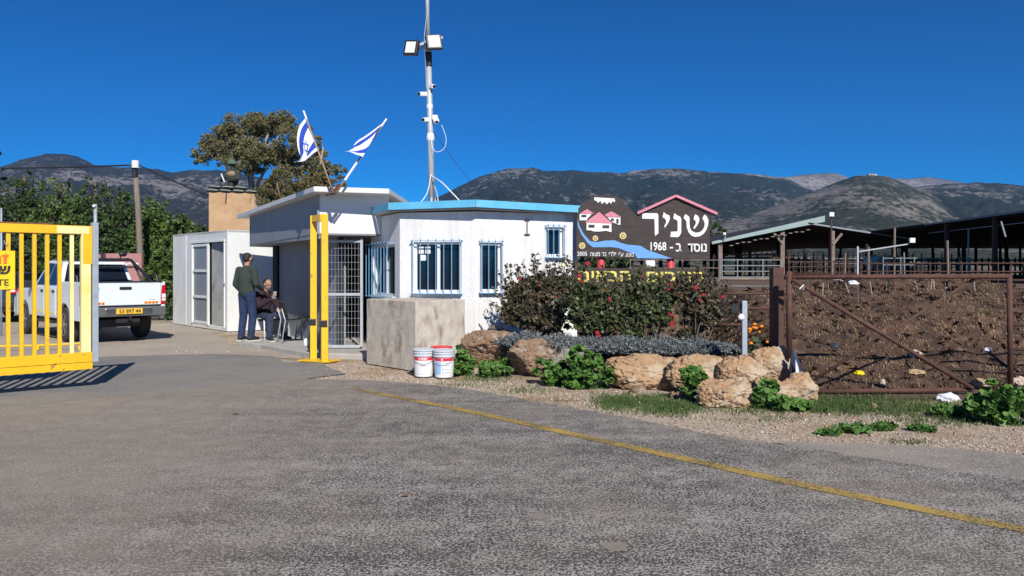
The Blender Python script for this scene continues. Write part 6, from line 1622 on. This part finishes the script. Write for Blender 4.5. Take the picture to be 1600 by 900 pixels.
def wall_tree(px, top, hw, Dt, m, label, seed, n=17000, lsz=.13, bot=500):
    s_ = Dt/F; bl = []; g = random.Random(seed); zt_ = zpy(top,Dt); x = GX(px,Dt); w = hw*s_
    bl.append((x, Dt, zt_*.62, w*.75, w*.7, zt_*.38)); bl.append((x+.2, Dt-.3, zt_*.33, w, w*.8, zt_*.33))
    for k in range(7):
        a = g.uniform(-1,1); bl.append((x+a*w*.85, Dt-g.uniform(.1,1.)*w*.5, zt_*g.uniform(.35,.92-.28*abs(a)), w*g.uniform(.25,.42), w*.35, zt_*g.uniform(.08,.17)))
    for k in range(4): a = g.uniform(-.6,.6); bl.append((x+a*w, Dt, zt_*(1-.12*abs(a))-.25, w*.10, w*.1, zt_*.09))
    tree('leafy_tree', label, 'tree', (x,Dt,0), bl, n, m, seed, lsz, group='dense trees behind the pickup', clumps=26, cr=.26, up=.5)
for i, a in enumerate([(-25,262,70,37,'leaf_dark','dark tree at the left edge behind the blue post'),(38,266,62,40,'leaf_dark','dense green tree above the yellow gate, left of its middle'),(92,268,52,36,'leaf_bright','brighter green tree above the right half of the yellow gate'),
    (150,274,56,39,'leaf_dark','dark green tree behind the thin camera post'),(192,290,44,35,'leaf_dark','green tree immediately left of the wooden pole'),(240,302,40,33,'leaf_bright','bright green tree immediately right of the wooden pole'),
    (282,326,36,31,'leaf_bright','lower bright green tree left of the tan tower'),(312,345,34,33,'leaf_dark','small dark tree hidden behind the white container'),(-110,255,80,40,'leaf_dark','dark tree beyond the left edge')]):
    wall_tree(*a, 200+i)
tree('shrub', 'pale green feathery shrub between the pickup and the container', 'shrub', (GX(262,26.5),26.5,0), [PB(258,405,26.5,26,30),PB(240,430,26.5,22,26),PB(275,430,26.5,26,32),PB(262,455,26.5,28,26)], 5200, 'leaf_bright', 301, .13, trunk_r=.06, clumps=30)
tree('shrub', 'dark shrub behind the tail of the pickup', 'shrub', (GX(240,25.0),25.0,0), [PB(256,470,25,22,26),PB(235,475,25,24,26),PB(215,468,25,22,24),PB(262,488,25,14,14)], 5200, 'leaf_dark', 302, .12, trunk_r=.05, clumps=30)
# cedar at the far left edge
D = 30; bx_ = GX(-12,D); bl = []
for k in range(13):
    z = 1.6+k*.42; w = 1.15*(1-k/16)
    for s_ in (-1,1,.2): bl.append((bx_+s_*w*.55, D+rng.uniform(-.4,.4), z+rng.uniform(-.1,.1), w*.55, w*.5, .13))
tree('cedar_tree', 'dark layered conifer cut off by the left edge', 'tree', (bx_,D,0), bl, 6500, 'leaf_conifer', 320, .13, trunk_r=.16, clumps=10, cr=.3, aspect=.4)
# eucalyptus
D = 46; E = lambda px, py, dy=0: PX(px, py, D+dy)
bl = [PB(340,222,D,28,22),PB(322,236,D,24,20),PB(365,200,D,30,24),PB(372,232,D,30,22),PB(395,190,D-1,22,18),PB(412,205,D+1,32,26),PB(440,192,D,28,20),PB(452,220,D-1,28,24),PB(425,240,D+1,26,20),PB(400,262,D,22,16),PB(350,250,D-1,20,12),PB(478,235,D,20,20),PB(500,225,D+1,14,16),PB(468,262,D,26,20),PB(508,258,D,16,20),PB(440,275,D-1,24,18),PB(418,300,D,22,18),PB(480,290,D,24,18),PB(308,246,D,14,12),PB(425,182,D,14,9),PB(500,285,D,18,16)]
bl += [PB(440,245,D,30,22),PB(485,255,D,24,22),PB(395,235,D-1.5,30,24),PB(470,215,D,22,18),PB(520,272,D,16,18),PB(378,255,D-1.5,22,12)]
bl += [(b_[0]+.5*math.sin(i*2.1), b_[1]+.4, b_[2]+.35*math.cos(i*1.3), b_[3]*.8, b_[4]*.9, b_[5]*.8) for i, b_ in enumerate(bl)]
lim = [([E(404,430), E(399,350), E(396,310), E(391,275), E(385,250)], .30, .12), ([E(396,310), E(404,285), E(412,270), E(419,262)], .12, .05), ([E(391,275), E(402,255), E(412,230), E(420,205)], .15, .05),
    ([E(385,250), E(372,232), E(355,222), E(335,225)], .14, .04), ([E(385,250), E(383,225), E(375,205)], .12, .04), ([E(399,350), E(430,310), E(450,270), E(455,225)], .22, .06), ([E(430,310), E(470,285), E(500,262), E(505,230)], .14, .04), ([E(412,230), E(430,222), E(448,195)], .08, .03), ([E(391,275), E(365,258), E(340,250)], .09, .03), ([E(455,240), E(475,232), E(490,222)], .07,.03)]
tree('eucalyptus_tree', 'tall broad eucalyptus with pale limbs and brownish green crown behind the tower', 'tree', (GX(404,D),D,0), bl, 60000, 'leaf_euc', 330, .14, 'bark_pale', limbs=lim, clumps=24, cr=.36, aspect=.4, up=-.1)
D = 38; tree('leafy_tree', 'low bushy brown-green tree rising behind the booth roof', 'tree', (GX(490,D),D,0), [PB(430,285,D,24,18),PB(460,290,D,26,22),PB(500,286,D,24,20),PB(530,300,D,22,16),PB(480,300,D,40,26),PB(550,305,D,18,12),PB(425,310,D,30,20),PB(512,278,D,14,12)], 11000, 'leaf_brown', 340, .12, clumps=26, cr=.28)
D = 70; tree('leafy_tree', 'round dark green tree between the sign and the left barn', 'tree', (GX(1118,D),D,ZF), [PB(1118,366,D,22,20),PB(1106,378,D,22,18),PB(1132,378,D,18,16),PB(1112,392,D,30,16)], 5000, 'leaf_dark', 350, .24, clumps=26)
D = 60; tree('leafy_tree', 'dark green tree seen under the sign between its boards', 'tree', (GX(945,D),D,ZF), [PB(930,405,D,34,14),PB(965,408,D,34,12),PB(945,418,D,44,12)], 4000, 'leaf_dark', 351, .24, clumps=26)

for px, py, lb3 in ((368,648,'small dark dry leaf on the asphalt, the farther left one'),(632,777,'small dark dry leaf on the asphalt, nearer and in the middle')):
    x, y = gp(px, py); mb = MB(); mb.add([(x-.03,y-.008,.006),(x-.005,y-.016,.016),(x+.03,y+.004,.008),(x+.004,y+.014,.02)], [(0,1,2,3)]); recenter(tag(build('dry_leaf', mb, 'rust_strip'), lb3, 'leaf', 'dry leaves on the road'), (x,y,.005))
# ---------------------------------------------------------------- haze over the far hills
mb = MB(); mb.box((0, 4800, 995), (30000, 12400, 2000+10))
hz_ = build('haze', mb, None, fix=True); tag(hz_, 'thin blue haze over the hills', 'haze', kind='stuff')
m = bpy.data.materials.new('haze'); m.use_nodes = True; N = m.node_tree.nodes; N.remove(N['Principled BSDF'])
v = N.new('ShaderNodeVolumePrincipled'); v.inputs['Color'].default_value = (.12,.46,1,1); v.inputs['Density'].default_value = 4.8e-5; v.inputs['Anisotropy'].default_value = .1
m.node_tree.links.new(v.outputs[0], N['Material Output'].inputs['Volume']); hz_.data.materials.append(m)
